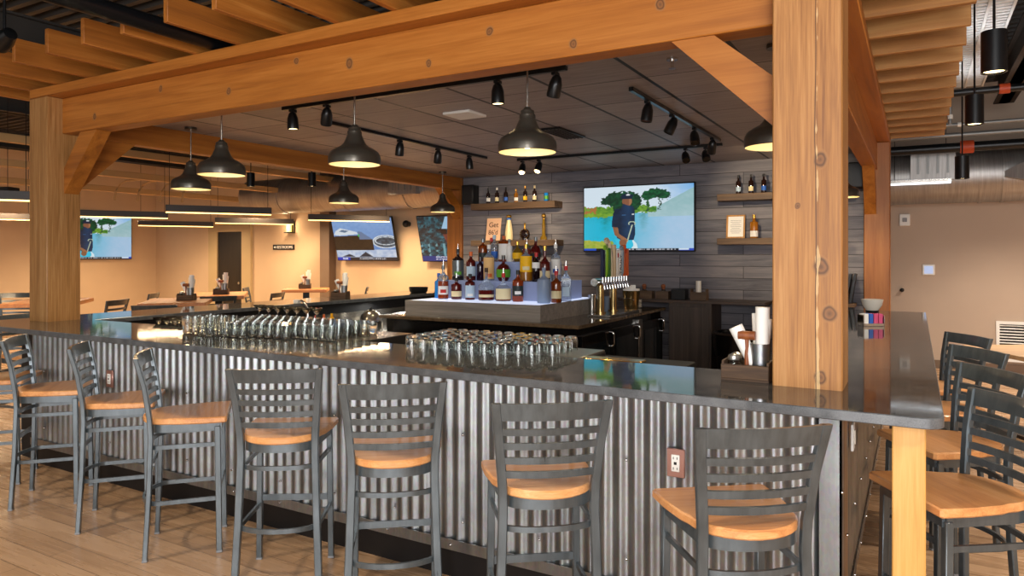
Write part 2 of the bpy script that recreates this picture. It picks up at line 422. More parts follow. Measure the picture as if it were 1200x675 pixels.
# ------------------------------------------------------------------ timber frame round the bar
def post(label, x, y, mat):
    o = MB().bb(-.135, .135, -.135, .135, 0, 2.95, bev=.006).build('timber_post', mat, loc=(x, y, 0))
    return tag(o, label, 'post')
post('big knotty cedar post with a pale crack, standing in the near corner of the bar', -.39, 3.265, 'post_wood')
post('weathered cedar post with two braces standing in the far front corner of the bar', -6.305, 3.265, 'post_plain')
post('orange cedar post beside the plank wall, behind the lit bottles', -6.305, 9.335, 'post_dark')
post('dark orange cedar post behind the white bowl at the open end of the bar', -.39, 9.335, 'post_dark')

def beam(label, fr, mat, parts):
    t = thing('timber_beam', label, 'beam', fr)
    for nm, (x0, x1, y0, y1, z0, z1) in parts: MB().bb(x0-fr[0], x1-fr[0], y0-fr[1], y1-fr[1], z0-fr[2], z1-fr[2], bev=.006).build(nm, mat, t)
beam('long orange cedar beam spanning the front of the bar from post to post', (-3.35, 3.32, 2.655), 'cedar_beam_front',
     [('lower_timber', (-6.17, -.525, 3.25, 3.395, 2.655, 2.952)), ('cap_timber', (-6.44, -.255, 3.13, 3.395, 2.952, 3.03))])
beam('cedar beam over the near side of the bar, above the row of side stools', (-.32, 6.3, 2.645), 'cedar_beam_y',
     [('lower_timber', (-.53, -.385, 3.40, 9.2, 2.635, 2.952)), ('cap_timber', (-.53, -.255, 3.395, 9.47, 2.952, 3.03))])
beam('cedar beam over the far side of the bar, toward the dining tables', (-6.3, 6.3, 2.655), 'cedar_beam_y',
     [('lower_timber', (-6.32, -6.175, 3.40, 9.2, 2.655, 2.952)), ('cap_timber', (-6.44, -6.175, 3.395, 9.47, 2.952, 3.03))])

def brace(label, pts, axis, at, th):
    """four-sided timber cut flush to post and beam; pts are (along, z)"""
    c = pts[0]
    m = MB(); m.prism([(a-c[0], z-c[1]) for a, z in pts], -th/2, th/2, rot=Matrix.Rotation(PI/2, 4, 'X') if axis == 'x' else Matrix.Rotation(PI/2, 4, 'Z') @ Matrix.Rotation(PI/2, 4, 'X'))
    o = m.build('timber_brace', 'cedar_beam_x' if axis == 'x' else 'cedar_beam_y', loc=(c[0], at, c[1]) if axis == 'x' else (at, c[0], c[1]), smooth=False)
    return tag(o, label, 'brace')
brace('diagonal cedar brace from the near corner post up to the front beam', [(-.526, 2.20), (-.526, 2.42), (-.80, 2.654), (-1.0, 2.654)], 'x', 3.325, .12)
brace('diagonal cedar brace from the far front post up to the front beam', [(-6.169, 2.16), (-5.70, 2.654), (-5.93, 2.654), (-6.169, 2.37)], 'x', 3.325, .12)
brace('diagonal cedar brace from the far front post back to the far side beam', [(3.401, 2.20), (3.90, 2.654), (3.65, 2.654), (3.401, 2.42)], 'y', -6.25, .12)
brace('diagonal cedar brace on the post beside the plank wall', [(9.199, 2.20), (9.199, 2.42), (8.95, 2.654), (8.70, 2.654)], 'y', -6.25, .12)
brace('diagonal cedar brace on the post behind the white bowl', [(9.199, 2.12), (9.199, 2.36), (8.95, 2.634), (8.70, 2.634)], 'y', -.455, .12)

for k in range(16):
    x = -6.91+.435*k
    o = MB().bb(-.02, .02, 0, .98, 0, .17, bev=.003).build('ceiling_rafter', 'cedar_rafter_y', loc=(x, 2.62 + (.0 if k != 0 else .0), 3.03))
    tag(o, f'{ORD[k]} cedar rafter over the front beam, counting from the far front post', 'rafter', 'rafters jutting over the front beam')
for k in range(15):
    y = 3.30+.447*k - .02
    o = MB().bb(-.85, .02, -.02, .02, 0, .15, bev=.003).build('ceiling_rafter', 'cedar_rafter_x', loc=(.27, y, 3.03))
    tag(o, f'{ORD[k]} cedar rafter over the side stools, counted from the near corner post', 'rafter', 'rafters jutting over the side beam')

# ------------------------------------------------------------------ the bar
def arc(cx, cy, r, a0, a1, n=8): return [(cx+r*math.cos(a0+(a1-a0)*k/n), cy+r*math.sin(a0+(a1-a0)*k/n)) for k in range(n+1)]
pts = [(-6.70, 2.75)] + arc(.085-.07, 2.75+.07, .07, -PI/2, 0) + [(.085, 7.83), (-.61, 7.83), (-.61, 3.44), (-6.03, 3.44), (-6.03, 8.55)] + arc(-6.2, 8.6, .17, 0, PI/2)[1:] + [(-6.70, 8.77)]
o = MB().prism([(x+3.3, y-2.75) for x, y in pts], 0, .038, bev=.003).build('bar_countertop', 'dark_quartz', loc=(-3.3, 2.75, 1.062))
o.data.materials.append(M['honed_quartz'])
for p in o.data.polygons: p.material_index = 0 if abs(p.normal.z) > .9 else 1
tag(o, 'long dark quartz bar top wrapping three sides of the bar', 'countertop')

base = thing('bar_counter', 'bar front clad in corrugated galvanised metal with a black kick below', 'bar', (-3.3, 3.2, 0))
L = lambda x, y: (x+3.3, y-3.2)
def bbL(m, x0, x1, y0, y1, z0, z1, **k): return m.bb(x0+3.3, x1+3.3, y0-3.2, y1-3.2, z0, z1, **k)
m = MB(); bbL(m, -6.1, -.29, 3.03, 3.38, .01, 1.06); bbL(m, -.55, -.29, 3.03, 7.75, .01, 1.06); bbL(m, -6.35, -6.1, 3.03, 8.5, .01, 1.06)
m.build('carcass', 'black_matte', base, smooth=False)
def corr(p0, p1, z0, z1, nrm):
    """corrugated sheet from p0 to p1 (xy), ridges vertical"""
    p0, p1 = Vector(p0), Vector(p1); Ln = (p1-p0).length; u = (p1-p0)/Ln; n = Vector(nrm)
    t = bmesh.new(); N = int(Ln/.0725*12); rows = []
    for z in (z0, z1):
        rows.append([t.verts.new((*(p0+u*Ln*k/N+n*(.0095*math.sin(2*PI*(Ln*k/N)/.0725))), z)) for k in range(N+1)])
    for k in range(N): t.faces.new((rows[0][k], rows[0][k+1], rows[1][k+1], rows[1][k]))
    bmesh.ops.recalc_face_normals(t, faces=t.faces)
    m = MB(); m._add(t); return m
corr(L(-6.10, 2.99), L(-.30, 2.99), .19, 1.06, (0, -1)).build('corrugated_sheet', 'galvanised', base, angle=80)
corr(L(-.262, 3.05), L(-.262, 7.75), .19, 1.06, (1, 0)).build('corrugated_sheet', 'galvanised', base, angle=80)
m = MB(); bbL(m, -.325, -.245, 2.968, 2.976, .15, 1.06); bbL(m, -.253, -.245, 2.968, 3.06, .15, 1.06); m.build('corner_trim', 'galvanised', base, smooth=False)
m = MB(); bbL(m, -6.1, -.33, 2.972, 2.976, .145, .20); m.build('sill_trim', 'galvanised', base, smooth=False)
m = MB(); bbL(m, -.25, -.246, 3.06, 7.75, .145, .20); m.build('sill_trim', 'galvanised', base, smooth=False)
m = MB(); bbL(m, -6.08, -.3, 2.995, 3.03, .0, .15); bbL(m, -.295, -.27, 3.03, 7.75, .0, .15); m.build('kick_plate', 'kick_black', base, smooth=False)
m = MB()
for k in range(14):
    for z in (.30, .74): m.sph((L(-5.9+.435*k, 0)[0], 2.974-3.2, z), .007, 8)
for k in range(14): m.sph((L(-5.75+.41*k, 0)[0], 2.970-3.2, .172), .007, 8)
for k in range(11):
    for z in (.172, .5): m.sph((-.244+3.3, 3.2+.42*k-3.2, z), .007, 8)
m.build('screw', 'chrome', base)['kind'] = 'stuff'
o = MB().bb(-.052, .052, -.052, .052, 0, 1.06, bev=.004).build('counter_leg', 'leg_pine', loc=(-.021, 2.885, 0)); tag(o, 'square pine leg holding up the near corner of the bar top', 'leg')

def outlet(label, loc, rz):
    t = thing('power_outlet', label, 'outlet', loc, rz)
    MB().box((0, -.006, 0), (.078, .012, .122), bev=.003).build('cover_plate', 'copper_plate', t)
    MB().box((0, -.014, 0), (.036, .006, .072), bev=.002).build('socket_face', 'white_plastic', t)
    m = MB()
    for z in (-.022, .022):
        for x in (-.008, .008): m.box((x, -.0175, z), (.003, .001, .010))
    m.box((0, -.0175, 0), (.012, .001, .012)); m.build('slot', 'ink_black', t)
outlet('metal power outlet on the corrugated bar front, between the two nearest front stools', (-.89, 2.978, .76), 0)
outlet('metal power outlet low on the far stretch of the corrugated bar front', (-5.02, 2.978, .76), 0)
t = thing('wall_switch', 'white switch plate on the side of the bar near the corner', 'switch', (-.243, 3.40, .86), PI/2)
MB().box((0, -.006, 0), (.07, .012, .115), bev=.003).build('cover_plate', 'white_plastic', t)
MB().box((0, -.015, 0), (.03, .006, .06), bev=.002).build('rocker', 'white_ceramic', t)

# ------------------------------------------------------------------ bar stools
def make_stool():
    t = thing('bar_stool', '', 'bar stool')
    # seat: straight front, rounded back, wider at the front (front is +y)
    P = [(.225, .215), (.215, .225), (-.215, .225), (-.225, .215)]
    P += [(-.222, .10), (-.205, -.02)] + [(.19*math.cos(a)*1.0, -.06+.165*math.sin(a)) for a in [PI+PI*k/14 for k in range(15)]] + [(.205, -.02), (.222, .10)]
    MB().prism(P, .722, .756, bev=.006).build('seat', 'seat_wood', t)
    # frame under the seat
    def U(xf, yf, xr, yr, bulge, n=10):
        p = [(xf, yf), (xr, yr)]
        q = [(xr*math.cos(PI*k/n), yr-bulge*math.sin(PI*k/n)) for k in range(1, n)]
        return [(xf, yf), ((xf+xr)/2, (yf+yr)/2)] + [(xr, yr)] + q + [(-xr, yr), (-(xf+xr)/2, (yf+yr)/2), (-xf, yf)]
    m = MB(); m.tube([(x, y, .70) for x, y in U(.185, .185, .165, -.10, .09)], 0, w=.022, h=.044); m.bar((-.185, .185, .70), (.185, .185, .70), .022, .044, up=(0, 0, 1)); m.build('seat_frame', 'gunmetal', t)
    for sx in (1, -1):   # front legs
        m = MB(); m.bar((sx*.192, .185, 0.008), (sx*.185, .175, .70), .030, .030, bev=.003, up=(0, 1, 0)); m.build('leg', 'gunmetal', t)
        g = MB(); g.box((sx*.192, .185, .006), (.032, .032, .012), bev=.002); g.build('glide', 'grey_plastic', [c for c in COL.objects if c.parent == t][-1])
    for sx in (1, -1):   # back legs run on as the uprights of the back
        m = MB(); pth = [(sx*.205, -.185, .008), (sx*.190, -.168, .35), (sx*.180, -.160, .66), (sx*.182, -.166, .76), (sx*.197, -.188, .93), (sx*.216, -.228, 1.095)]
        tt = bmesh.new(); rings = []
        for i, p in enumerate(pth):
            w_, d_ = (.036, .026)
            rings.append([tt.verts.new((p[0]+a*w_/2, p[1]+b_*d_/2, p[2])) for a, b_ in ((-1, -1), (1, -1), (1, 1), (-1, 1))])
        for A_, B_ in zip(rings, rings[1:]):
            for k in range(4): tt.faces.new((A_[k], A_[(k+1) % 4], B_[(k+1) % 4], B_[k]))
        tt.faces.new(rings[0][::-1]); tt.faces.new(rings[-1])
        bmesh.ops.recalc_face_normals(tt, faces=tt.faces)
        bmesh.ops.bevel(tt, geom=[e for e in tt.edges if abs(e.verts[0].co.z-e.verts[1].co.z) > .02], offset=.004, segments=1, affect='EDGES')
        m._add(tt); lg = m.build('back_leg', 'gunmetal', t)
        MB().box((sx*.205, -.185, .006), (.038, .028, .012), bev=.002).build('glide', 'grey_plastic', lg)
    def yz(z): # depth and half width of the uprights at height z
        ks = [(.66, .180, -.160), (.76, .182, -.166), (.93, .197, -.188), (1.10, .216, -.228)]
        for (z0, w0, y0), (z1, w1, y1) in zip(ks, ks[1:]):
            if z <= z1: f = (z-z0)/(z1-z0); return w0+(w1-w0)*f, y0+(y1-y0)*f
    def slat(z, h, bow=.028):
        w_, y_ = yz(z); w2, y2 = yz(z+h); m = MB(); n = 12; tt = bmesh.new(); rg = []
        for k in range(n+1):
            f = -1+2*k/n; c = bow*(1-f*f)
            rg.append([tt.verts.new((w_*f, y_-c+dy, z)) for dy in (-.008, .008)] + [tt.verts.new((w2*f, y2-c+dy, z+h)) for dy in (.008, -.008)])
        for A_, B_ in zip(rg, rg[1:]):
            for k in range(4): tt.faces.new((A_[k], A_[(k+1) % 4], B_[(k+1) % 4], B_[k]))
        tt.faces.new(rg[0][::-1]); tt.faces.new(rg[-1]); bmesh.ops.recalc_face_normals(tt, faces=tt.faces); m._add(tt); return m
    slat(1.027, .068).build('top_rail', 'gunmetal', t)
    for z in (.800, .855, .912, .968): slat(z, .026).build('back_slat', 'gunmetal', t)
    m = MB(); m.tube([(x, y, .60) for x, y in U(.188, .178, .178, -.13, .06)], 0, w=.012, h=.022); m.build('stretcher', 'gunmetal', t)
    m = MB(); m.tube([(x, y, .30) for x, y in U(.190, .18, .192, -.12, .10)], 0, w=.013, h=.022); m.build('foot_ring', 'gunmetal', t)
    m = MB(); m.bar((-.19, .18, .335), (.19, .18, .335), .012, .032, up=(0, 0, 1)); m.build('foot_rest', 'gunmetal', t)
    return t
stool = make_stool(); used = []
def put_stool(x, y, rz, label, group='bar stools'):
    if not used: s = stool; s.location = (x, y, 0); s.rotation_euler = (0, 0, math.radians(rz)); s['label'] = label; s['group'] = group
    else: s = dup(stool, (x, y, 0), math.radians(rz), label, group)
    used.append(s)
put_stool(-.563, 2.57, 37, 'bar stool closest to the near corner on the bar front, right of the outlet')
put_stool(-1.33, 2.57, 38, 'second bar stool from the near corner along the bar front, left of the outlet')
put_stool(-2.10, 2.575, 38, 'third bar stool from the near corner along the bar front')
put_stool(-2.83, 2.60, 33, 'fourth bar stool from the near corner, first of those showing its back squarely')
put_stool(-3.626, 2.594, -42, 'side-on bar stool next to those turned with backs to the viewer')
put_stool(-4.33, 2.63, -42, 'middle one of three side-on bar stools along the bar front')
put_stool(-5.10, 2.63, -42, 'side-on bar stool just in front of the far front post')
put_stool(-5.87, 2.64, -42, 'bar stool cut off at the picture edge, at the far end of the bar front')
put_stool(.14, 3.21, 124, 'bar stool with its wooden seat right behind the pine counter leg')
put_stool(.135, 4.02, 124, 'second stool along the near side of the bar from the corner')
put_stool(.13, 4.86, 124, 'third stool along the near side of the bar from the corner')
put_stool(.12, 5.68, 122, 'farthest stool along the near side of the bar')
put_stool(-7.02, 3.42, -80, 'stool pulled up to the far side of the bar, behind the far front post')

# ------------------------------------------------------------------ glassware on the bar
def lathe_thing(name, prof, mat, label, cat, loc, group=None, seg=20):
    o = MB().lathe(prof, seg=seg).build(name, mat, loc=loc); return tag(o, label, cat, group)
def tumbler(h, r0, r1, th=.004, base=.012):
    return [(0, 0), (r0*.9, 0), (r0, .004), (r1, h), (r1-th, h), (r0-th, base), (0, base)]
dome = [(0, 0), (.030, 0), (.036, .002), (.0375, .03), (.037, .055), (.033, .072), (.024, .080), (0, .082)]
dome_in = [(.034, .0), (.034, .05), (.029, .066), (0, .070)]
proto = None
def grid_things(name, prof, mat, label, cat, group, spots):
    first = None
    for p in spots:
        if first is None: first = lathe_thing(name, prof, mat, label, cat, p, group, 18)
        else:
            c = first.copy(); COL.objects.link(c); c.location = p
# mat of upturned rocks glasses in front of the bottle island
tray = MB().bb(-.50, .50, -.19, .19, .0, 1.085, bev=.004).build('glass_station', 'black_matte', loc=(-2.06, 3.64, 0)); tag(tray, 'black under-bar station carrying the upturned glasses before the island', 'bar station')
upturned = [(0, .080), (.026, .080), (.033, .074), (.0365, .055), (.0375, .0), (.0345, 0), (.0335, .05), (.030, .062), (0, .066)]
sp = []
for j in range(6):
    for i in range(11):
        y = 3.30+.082*j; x = -2.56+.0835*i
        if j == 0 and i > 7: continue
        if j == 1 and i > 9: continue
        sp.append((x, y, 1.1005 if y < 3.42 else 1.0855+.015))
mt = MB().bb(-.5, .5, -.175, .175, 0, .014, bev=.003).build('glass_tray', 'lid_steel', loc=(-2.06, 3.64, 1.0855)); tag(mt, 'flat steel tray under the upturned glasses near the island', 'tray')
grid_things('rocks_glass', upturned, 'clear_glass', 'upturned clear rocks glass in the block before the bottle island', 'glass', 'upturned rocks glasses', sp)
st = MB().bb(-.84, .84, -.29, .29, 0, 1.09, bev=.004).build('glass_station', 'black_matte', loc=(-3.94, 3.735, 0)); MB().bb(-.83, .83, -.28, .28, 0, .0008).build('bounce_top', 'steel', st, loc=(0, 0, 1.0895)); tag(st, 'black under-bar station carrying the far group of glasses', 'bar station')  # thin steel sheet added on top to reflect light into the glasses
pint = [(0, 0), (.026, 0), (.028, .004), (.036, .122), (.0335, .122), (.026, .014), (0, .012)]
sp = [(-4.42+.080*i+.01*j, 3.16+.085*j, 1.1005) for j in range(3) for i in range(4)]
grid_things('pint_glass', pint, 'clear_glass', 'tall clear pint glass at the far end of the glass rows', 'glass', 'pint glasses on the bar', sp)
sp = [(-4.06+.080*i, 3.20+.084*j, 1.1005) for j in range(3) for i in range(11) if 3.20+.084*j > 3.14+.022*i]
sp += [(-4.42+.080*i, 3.475+.084*j, 1.0905) for j in range(5) for i in range(15)]
rocks = tumbler(.092, .033, .040)
grid_things('tumbler', rocks, 'clear_glass', 'clear tumbler in the crowded rows beside the pint glasses', 'glass', 'tumblers in rows on the bar', sp)
coupe = [(0, 0), (.034, 0), (.034, .003), (.006, .008), (.005, .10), (.02, .115), (.048, .15), (.046, .152), (.018, .12), (0, .116)]
grid_things('coupe_glass', coupe, 'clear_glass', 'clear coupe glass standing behind the pint glasses', 'glass', 'coupe glasses behind the bar',
            [(-5.32+.105*i, 3.55+.11*j, .991) for j in range(2) for i in range(5)] + [(-4.62+.105*i, 3.96, 1.0905) for i in range(7)])
st2 = MB().bb(-.3, .3, -.2, .2, 0, .99, bev=.004).build('glass_station', 'steel', loc=(-5.1, 3.66, 0)); tag(st2, 'steel under-bar drainboard carrying coupe glasses near the far front post', 'bar station')
bm_ = MB().bb(-.16, .16, -.05, .05, 0, .012, bev=.004).build('bar_tray', 'gold', loc=(-1.38, 3.50, 1.09)); tag(bm_, 'thin gold tray lying on the inner edge of the bar', 'tray')
o = MB().bb(-.25, .25, -.12, .12, 0, 1.09, bev=.004).build('glass_station', 'black_matte', loc=(-1.25, 3.57, 0)); tag(o, 'black under-bar station beneath the thin gold tray', 'bar station')

# ------------------------------------------------------------------ bottle island
isl = thing('back_bar_island', 'black back-bar island with a brown stone top and glass-door coolers', 'counter', (-3.98, 7.44, 0))
MB().bb(-1.22, 1.22, -1.34, 1.34, .945, .98, bev=.003).build('countertop', 'brown_quartz', isl)
MB().bb(-1.16, 1.16, -1.27, 1.30, 0, .944).build('carcass', 'black_fridge', isl, smooth=False)
for k, (y0, y1) in enumerate(((-1.20, -.42), (-.40, .38), (.52, 1.28))):
    dr = MB().bb(1.161, 1.195, y0, y1, .12, .86, bev=.003).build('cooler_door', 'black_fridge', isl)
    MB().bb(1.196, 1.20, y0+.08, y1-.08, .2, .76).build('door_glass', 'fridge_glass', dr)
    hy = y1-.06
    m = MB(); m.tube([(1.195, hy, .84), (1.225, hy, .835), (1.23, hy, .82), (1.23, hy, .71), (1.225, hy, .695), (1.195, hy, .69)], .012); m.build('door_handle', 'chrome', dr)
MB().bb(1.161, 1.20, .39, .51, .03, .90, bev=.003).build('steel_stile', 'steel', isl)
pl = thing('bottle_riser', 'grey barnwood riser with glowing blue-white tiers for the liquor bottles', 'bottle riser', (-4.08, 7.0, .981))
m = MB(); m.bb(-.84, .85, -.78, -.75, 0, .165); m.bb(-.84, -.81, -.75, .78, 0, .165); m.bb(.82, .85, -.75, .78, 0, .165); m.bb(-.84, .85, .75, .78, 0, .165); m.build('wood_surround', 'grey_barnwood', pl, smooth=False)
MB().bb(-.81, .82, -.75, .75, .02, .163).build('lit_top', 'led_top', pl, smooth=False)
MB().bb(-.72, .68, -.22, .60, .1635, .373).build('lit_step', 'riser_glow', pl, smooth=False)
MB().bb(-.50, .46, -.04, .50, .3735, .588).build('lit_step', 'riser_glow', pl, smooth=False)

def bottle(key, x, y, z, H, r, label, body='round', glass='amber_glass', lab=None, lab2=None, cap='black_plastic', pour=False, fill=None, sh=.62, name='liquor_bottle', group=None, ln=(.22, .55)):
    t = thing(name, label, 'bottle', (x, y, z), 0, group)
    hp = .055 if pour else 0; hb = H-hp; hc = min(.03, hb*.1); hs = hb*sh; nr = min(.016, r*.38)
    if body == 'square':
        m = MB(); m.box((0, 0, hs/2), (2*r*.94, 2*r*.94, hs), rz=math.radians(25), bev=.006)
        m.lathe([(r*.75, hs-.002), (r*.55, hs+.02), (nr, hs+.045), (nr, hb-hc), (0, hb-hc)], seg=16)
    elif body == 'squat':
        m = MB(); m.lathe([(0, 0), (r*.92, 0), (r, .01), (r, hb*.40), (r*.96, hb*.46), (r*.7, hb*.53), (r*.35, hb*.60), (nr, hb*.66), (nr, hb-hc), (0, hb-hc)], seg=24); hs = hb*.42
    elif body == 'oval':
        m = MB(); m.lathe([(0, 0), (r*.55, 0), (r*.75, hb*.08), (r, hb*.30), (r*.98, hb*.45), (r*.7, hb*.60), (nr*1.2, hb*.68), (nr, hb*.74), (nr, hb-hc), (0, hb-hc)], seg=24); hs = hb*.5
    else:
        m = MB(); m.lathe([(0, 0), (r*.93, 0), (r, .008), (r, hs), (r*.93, hs+.02), (r*.6, hs+hb*.09), (nr*1.1, hs+hb*.15), (nr, hs+hb*.18), (nr, hb-hc), (0, hb-hc)], seg=24)
    m.build('glass_body', glass, t)
    if fill:
        fh = hs*fill[1]
        k = 1.012
        if body == 'square': MB().box((0, 0, fh/2+.004), (2*r*.95, 2*r*.95, fh), rz=math.radians(25), bev=.005).build('liquid', fill[0], t)
        else: MB().lathe([(r*.9, .004), (r*k, .012), (r*k, fh)], seg=24).build('liquid', fill[0], t)
    ang = math.atan2(-y, -x)
    def lb(z0, z1, mt, nm, k=1.025, da=1.15, off=0):
        if body == 'square':
            a = math.radians(25)-PI/2; c, s_ = math.cos(a), math.sin(a); d = r*.95
            MB().box((c*d, s_*d, (z0+z1)/2), (2*r*.62, .004, z1-z0), rz=a+PI/2).build(nm, mt, t)
        else: MB().lathe([(r*k, z0), (r*k, z1)], seg=14, a0=ang-da+off, a1=ang+da+off).build(nm, mt, t)
    if lab: lb(hs*ln[0], hs*ln[1]/.55*.62 if ln[1] > .5 else hs*ln[1], lab, 'label')
    if lab2: lb(hs*(ln[0]+.08), hs*(ln[0]+.24), lab2, 'label_band', 1.04, .55)
    cz = hb-hc
    c = MB(); c.lathe([(0, cz-hc*.6), (nr*1.25, cz-hc*.6), (nr*1.25, hb), (0, hb)], seg=14)
    c.build('cap', cap, t)
    if pour:
        p = MB(); p.lathe([(nr*.8, hb), (nr*.8, hb+.012), (.006, hb+.018), (.0045, H), (0, H)], seg=10); p.build('pour_spout', 'chrome', t)
    return t
Z1, Z2, Z3 = 1.1445, 1.3545, 1.5695
def B(key, x, y, z, H, r, label, **k): return bottle(key, x, y, z, H, r*(1.1 if k.get('name') is None and key != 'tequila' else 1), label, **k)
B('blue', -4.835, 6.74, Z1, .29, .044, 'bright blue bottle at the far end of the lowest lit tier', glass='blue_glass', cap='blue_label')
B('rum', -4.70, 6.64, Z1, .44, .055, 'clear bottle of rust-coloured spirit with a white label and red dot', glass='bottle_clear', fill=('rum_glass', .85), lab='white_label', lab2='red_label', pour=True, cap='silver_bottle')
B('creamlabel', -4.532, 6.66, Z1, .30, .056, 'short dark bottle with a square cream label on the lowest tier', glass='red_glass', lab='cream_label', pour=True)
B('diamond', -4.347, 6.66, Z1, .29, .052, 'dark bottle with a pale blue diamond-like label below the orange-capped one', glass='red_glass', lab='paleblue_label', lab2='white_label', ln=(.15, .8))
B('decanter', -4.133, 6.66, Z1, .36, .080, 'squat decanter half full of brown whiskey with a round stopper', body='squat', glass='bottle_clear', fill=('red_glass', .75), lab='cream_label', cap='crate_wood', ln=(.25, .45))
B('creamclear', -3.913, 6.66, Z1, .36, .080, 'wide bottle with a big cream label and a red neck on the lowest tier', body='squat', glass='bottle_clear', fill=('amber_glass', .4), lab='cream_label', cap='red_cap', pour=True, ln=(.18, .95))
B('redwalk', -3.731, 6.66, Z1, .34, .056, 'red-brown bottle with a dark slanted label and black cap', glass='rum_glass', lab='dark_label', lab2='white_label', ln=(.3, .72), cap='black_plastic')
B('frost', -3.365, 6.56, Z1, .37, .064, 'frosted pale grey vodka bottle without any cap colour', glass='frosted_glass', cap='frosted_glass')
B('amberside', -3.30, 6.72, Z1, .39, .052, 'amber bottle with a narrow cream label and red spout beside the frosted one', glass='amber_glass', lab='cream_label', cap='red_cap', pour=True, sh=.6)
B('gin', -3.305, 6.97, Z1, .44, .056, 'clear square gin bottle with a red cap and pale labels at the riser end', body='square', glass='bottle_clear', lab='paleblue_label', cap='red_cap', pour=True, sh=.66)
B('silver', -4.66, 6.88, Z2, .42, .064, 'dark silver bottle with a black spout on the middle tier', glass='dark_glass', lab='silver_bottle', lab2='green_label', pour=True, ln=(.2, .9))
B('orangecap', -4.466, 6.86, Z2, .33, .050, 'whiskey bottle with an orange cap on the middle tier', glass='red_glass', lab='paleblue_label', cap='orange_cap', ln=(.25, .7))
B('purple', -4.362, 6.90, Z2, .27, .038, 'slim dark purple bottle beside the orange-capped one', glass='purple_glass', cap='purple_glass')
B('peach', -4.235, 6.88, Z2, .41, .058, 'clear bottle with a tall peach label on the middle tier', glass='bottle_clear', lab='peach_label', lab2='orange_cap', cap='white_label', ln=(.08, .92))
B('greenround', -4.03, 6.86, Z2, .29, .076, 'round-bellied dark bottle with a green label', body='oval', glass='red_glass', lab='green_label', ln=(.3, .8), cap='dark_glass')
B('yellow', -3.74, 6.86, Z2, .41, .064, 'honey-coloured bottle with a bright yellow label and gold cap', glass='bottle_clear', fill=('honey_glass', .5), lab='yellow_label', lab2='cream_label', cap='gold', ln=(.42, .98))
B('redcap', -3.612, 6.86, Z2, .32, .044, 'dark red bottle with red wax neck beside the yellow-labelled one', glass='dark_glass', lab='white_label', cap='red_cap', ln=(.75, .95))
B('goldneck', -3.506, 6.86, Z2, .39, .054, 'dark bottle with a long gold neck and cream label', glass='red_glass', lab='cream_label', cap='gold', sh=.5)
B('whitelabel', -3.46, 7.03, Z2, .47, .05, 'tall clear bottle with a white label and pourer at the end of the middle tier', glass='bottle_clear', lab='white_label', lab2='blue_label', cap='white_label', pour=True, ln=(.3, .85))
B('amberround', -4.44, 7.08, Z3, .27, .052, 'amber bottle at the far end of the topmost tier', glass='amber_glass', lab='dark_label', cap='silver_bottle')
B('redstop', -4.345, 7.12, Z3, .28, .038, 'slim bottle with a fat dark red stopper on the topmost tier', glass='amber_glass', cap='red_cap', lab='dark_label')
B('bluecl', -4.27, 7.06, Z3, .31, .038, 'slim pale blue clear bottle on the topmost tier', glass='bottle_clear', lab='blue_label', cap='paleblue_label')
B('whiteamber', -4.152, 7.08, Z3, .30, .060, 'amber bottle with a large white label on the topmost tier', glass='amber_glass', lab='white_label', cap='orange_cap', ln=(.12, .85), sh=.72)
B('white', -4.068, 7.06, Z3, .26, .032, 'slim frosted white bottle on the topmost tier', glass='white_label', cap='silver_bottle')
B('olive', -3.962, 7.06, Z3, .23, .056, 'squat olive-gold flask with a yellow label on the topmost tier', body='oval', glass='olive_glass', lab='yellow_label', ln=(.3, .8), cap='gold')
B('pink', -3.862, 7.10, Z3, .26, .046, 'pinkish bottle with a pale spout on the topmost tier', glass='pink_glass', cap='green_label', lab='dark_label', pour=True)
B('darkamber', -3.735, 7.08, Z3, .28, .060, 'broad dark amber bottle at the end of the topmost tier', glass='red_glass', cap='silver_bottle', lab='dark_label', body='oval', ln=(.35, .6))

# shaker tins, tap tower, bucket, plates
for k, (x, y, h, lbl) in enumerate(((-3.16, 7.35, .22, 'tall steel shaker tin standing closest to the riser corner'), (-3.14, 7.50, .20, 'steel shaker tin between the riser and the beer taps'))):
    o = MB().lathe([(0, 0), (.035, 0), (.047, h), (.044, h), (.033, .01), (0, .01)]).build('shaker_tin', 'steel', loc=(x, y, .981)); tag(o, lbl, 'shaker tin')
dt = MB().bb(-.13, .13, -.46, .46, 0, .022, bev=.004).build('drip_tray', 'steel', loc=(-2.95, 7.50, .981)); tag(dt, 'long steel drip tray under the beer taps', 'drip tray')
tw = thing('beer_tower', 'brass-coloured beer tower with a row of ten upright tap handles', 'beer tower', (-3.03, 7.50, 1.004))
for y in (-.22, .16): MB().cyl((0, y, .16), .042, .32).cyl((0, y, .006), .06, .012).build('column', 'brass_steel', tw)
MB().rod((0, -.40, .345), (0, .40, .345), .042, 20).build('manifold', 'chrome', tw)
KN = [('knob_navy', 0, .30), ('knob_lime', 1, .36), ('knob_green', 0, .32), ('knob_cream', 2, .42), ('knob_cream', 0, .36), ('white_plastic', 3, .30), ('white_plastic', 3, .30), ('knob_grey', 1, .36), ('knob_orange', 0, .36), ('knob_orange', 0, .32)]
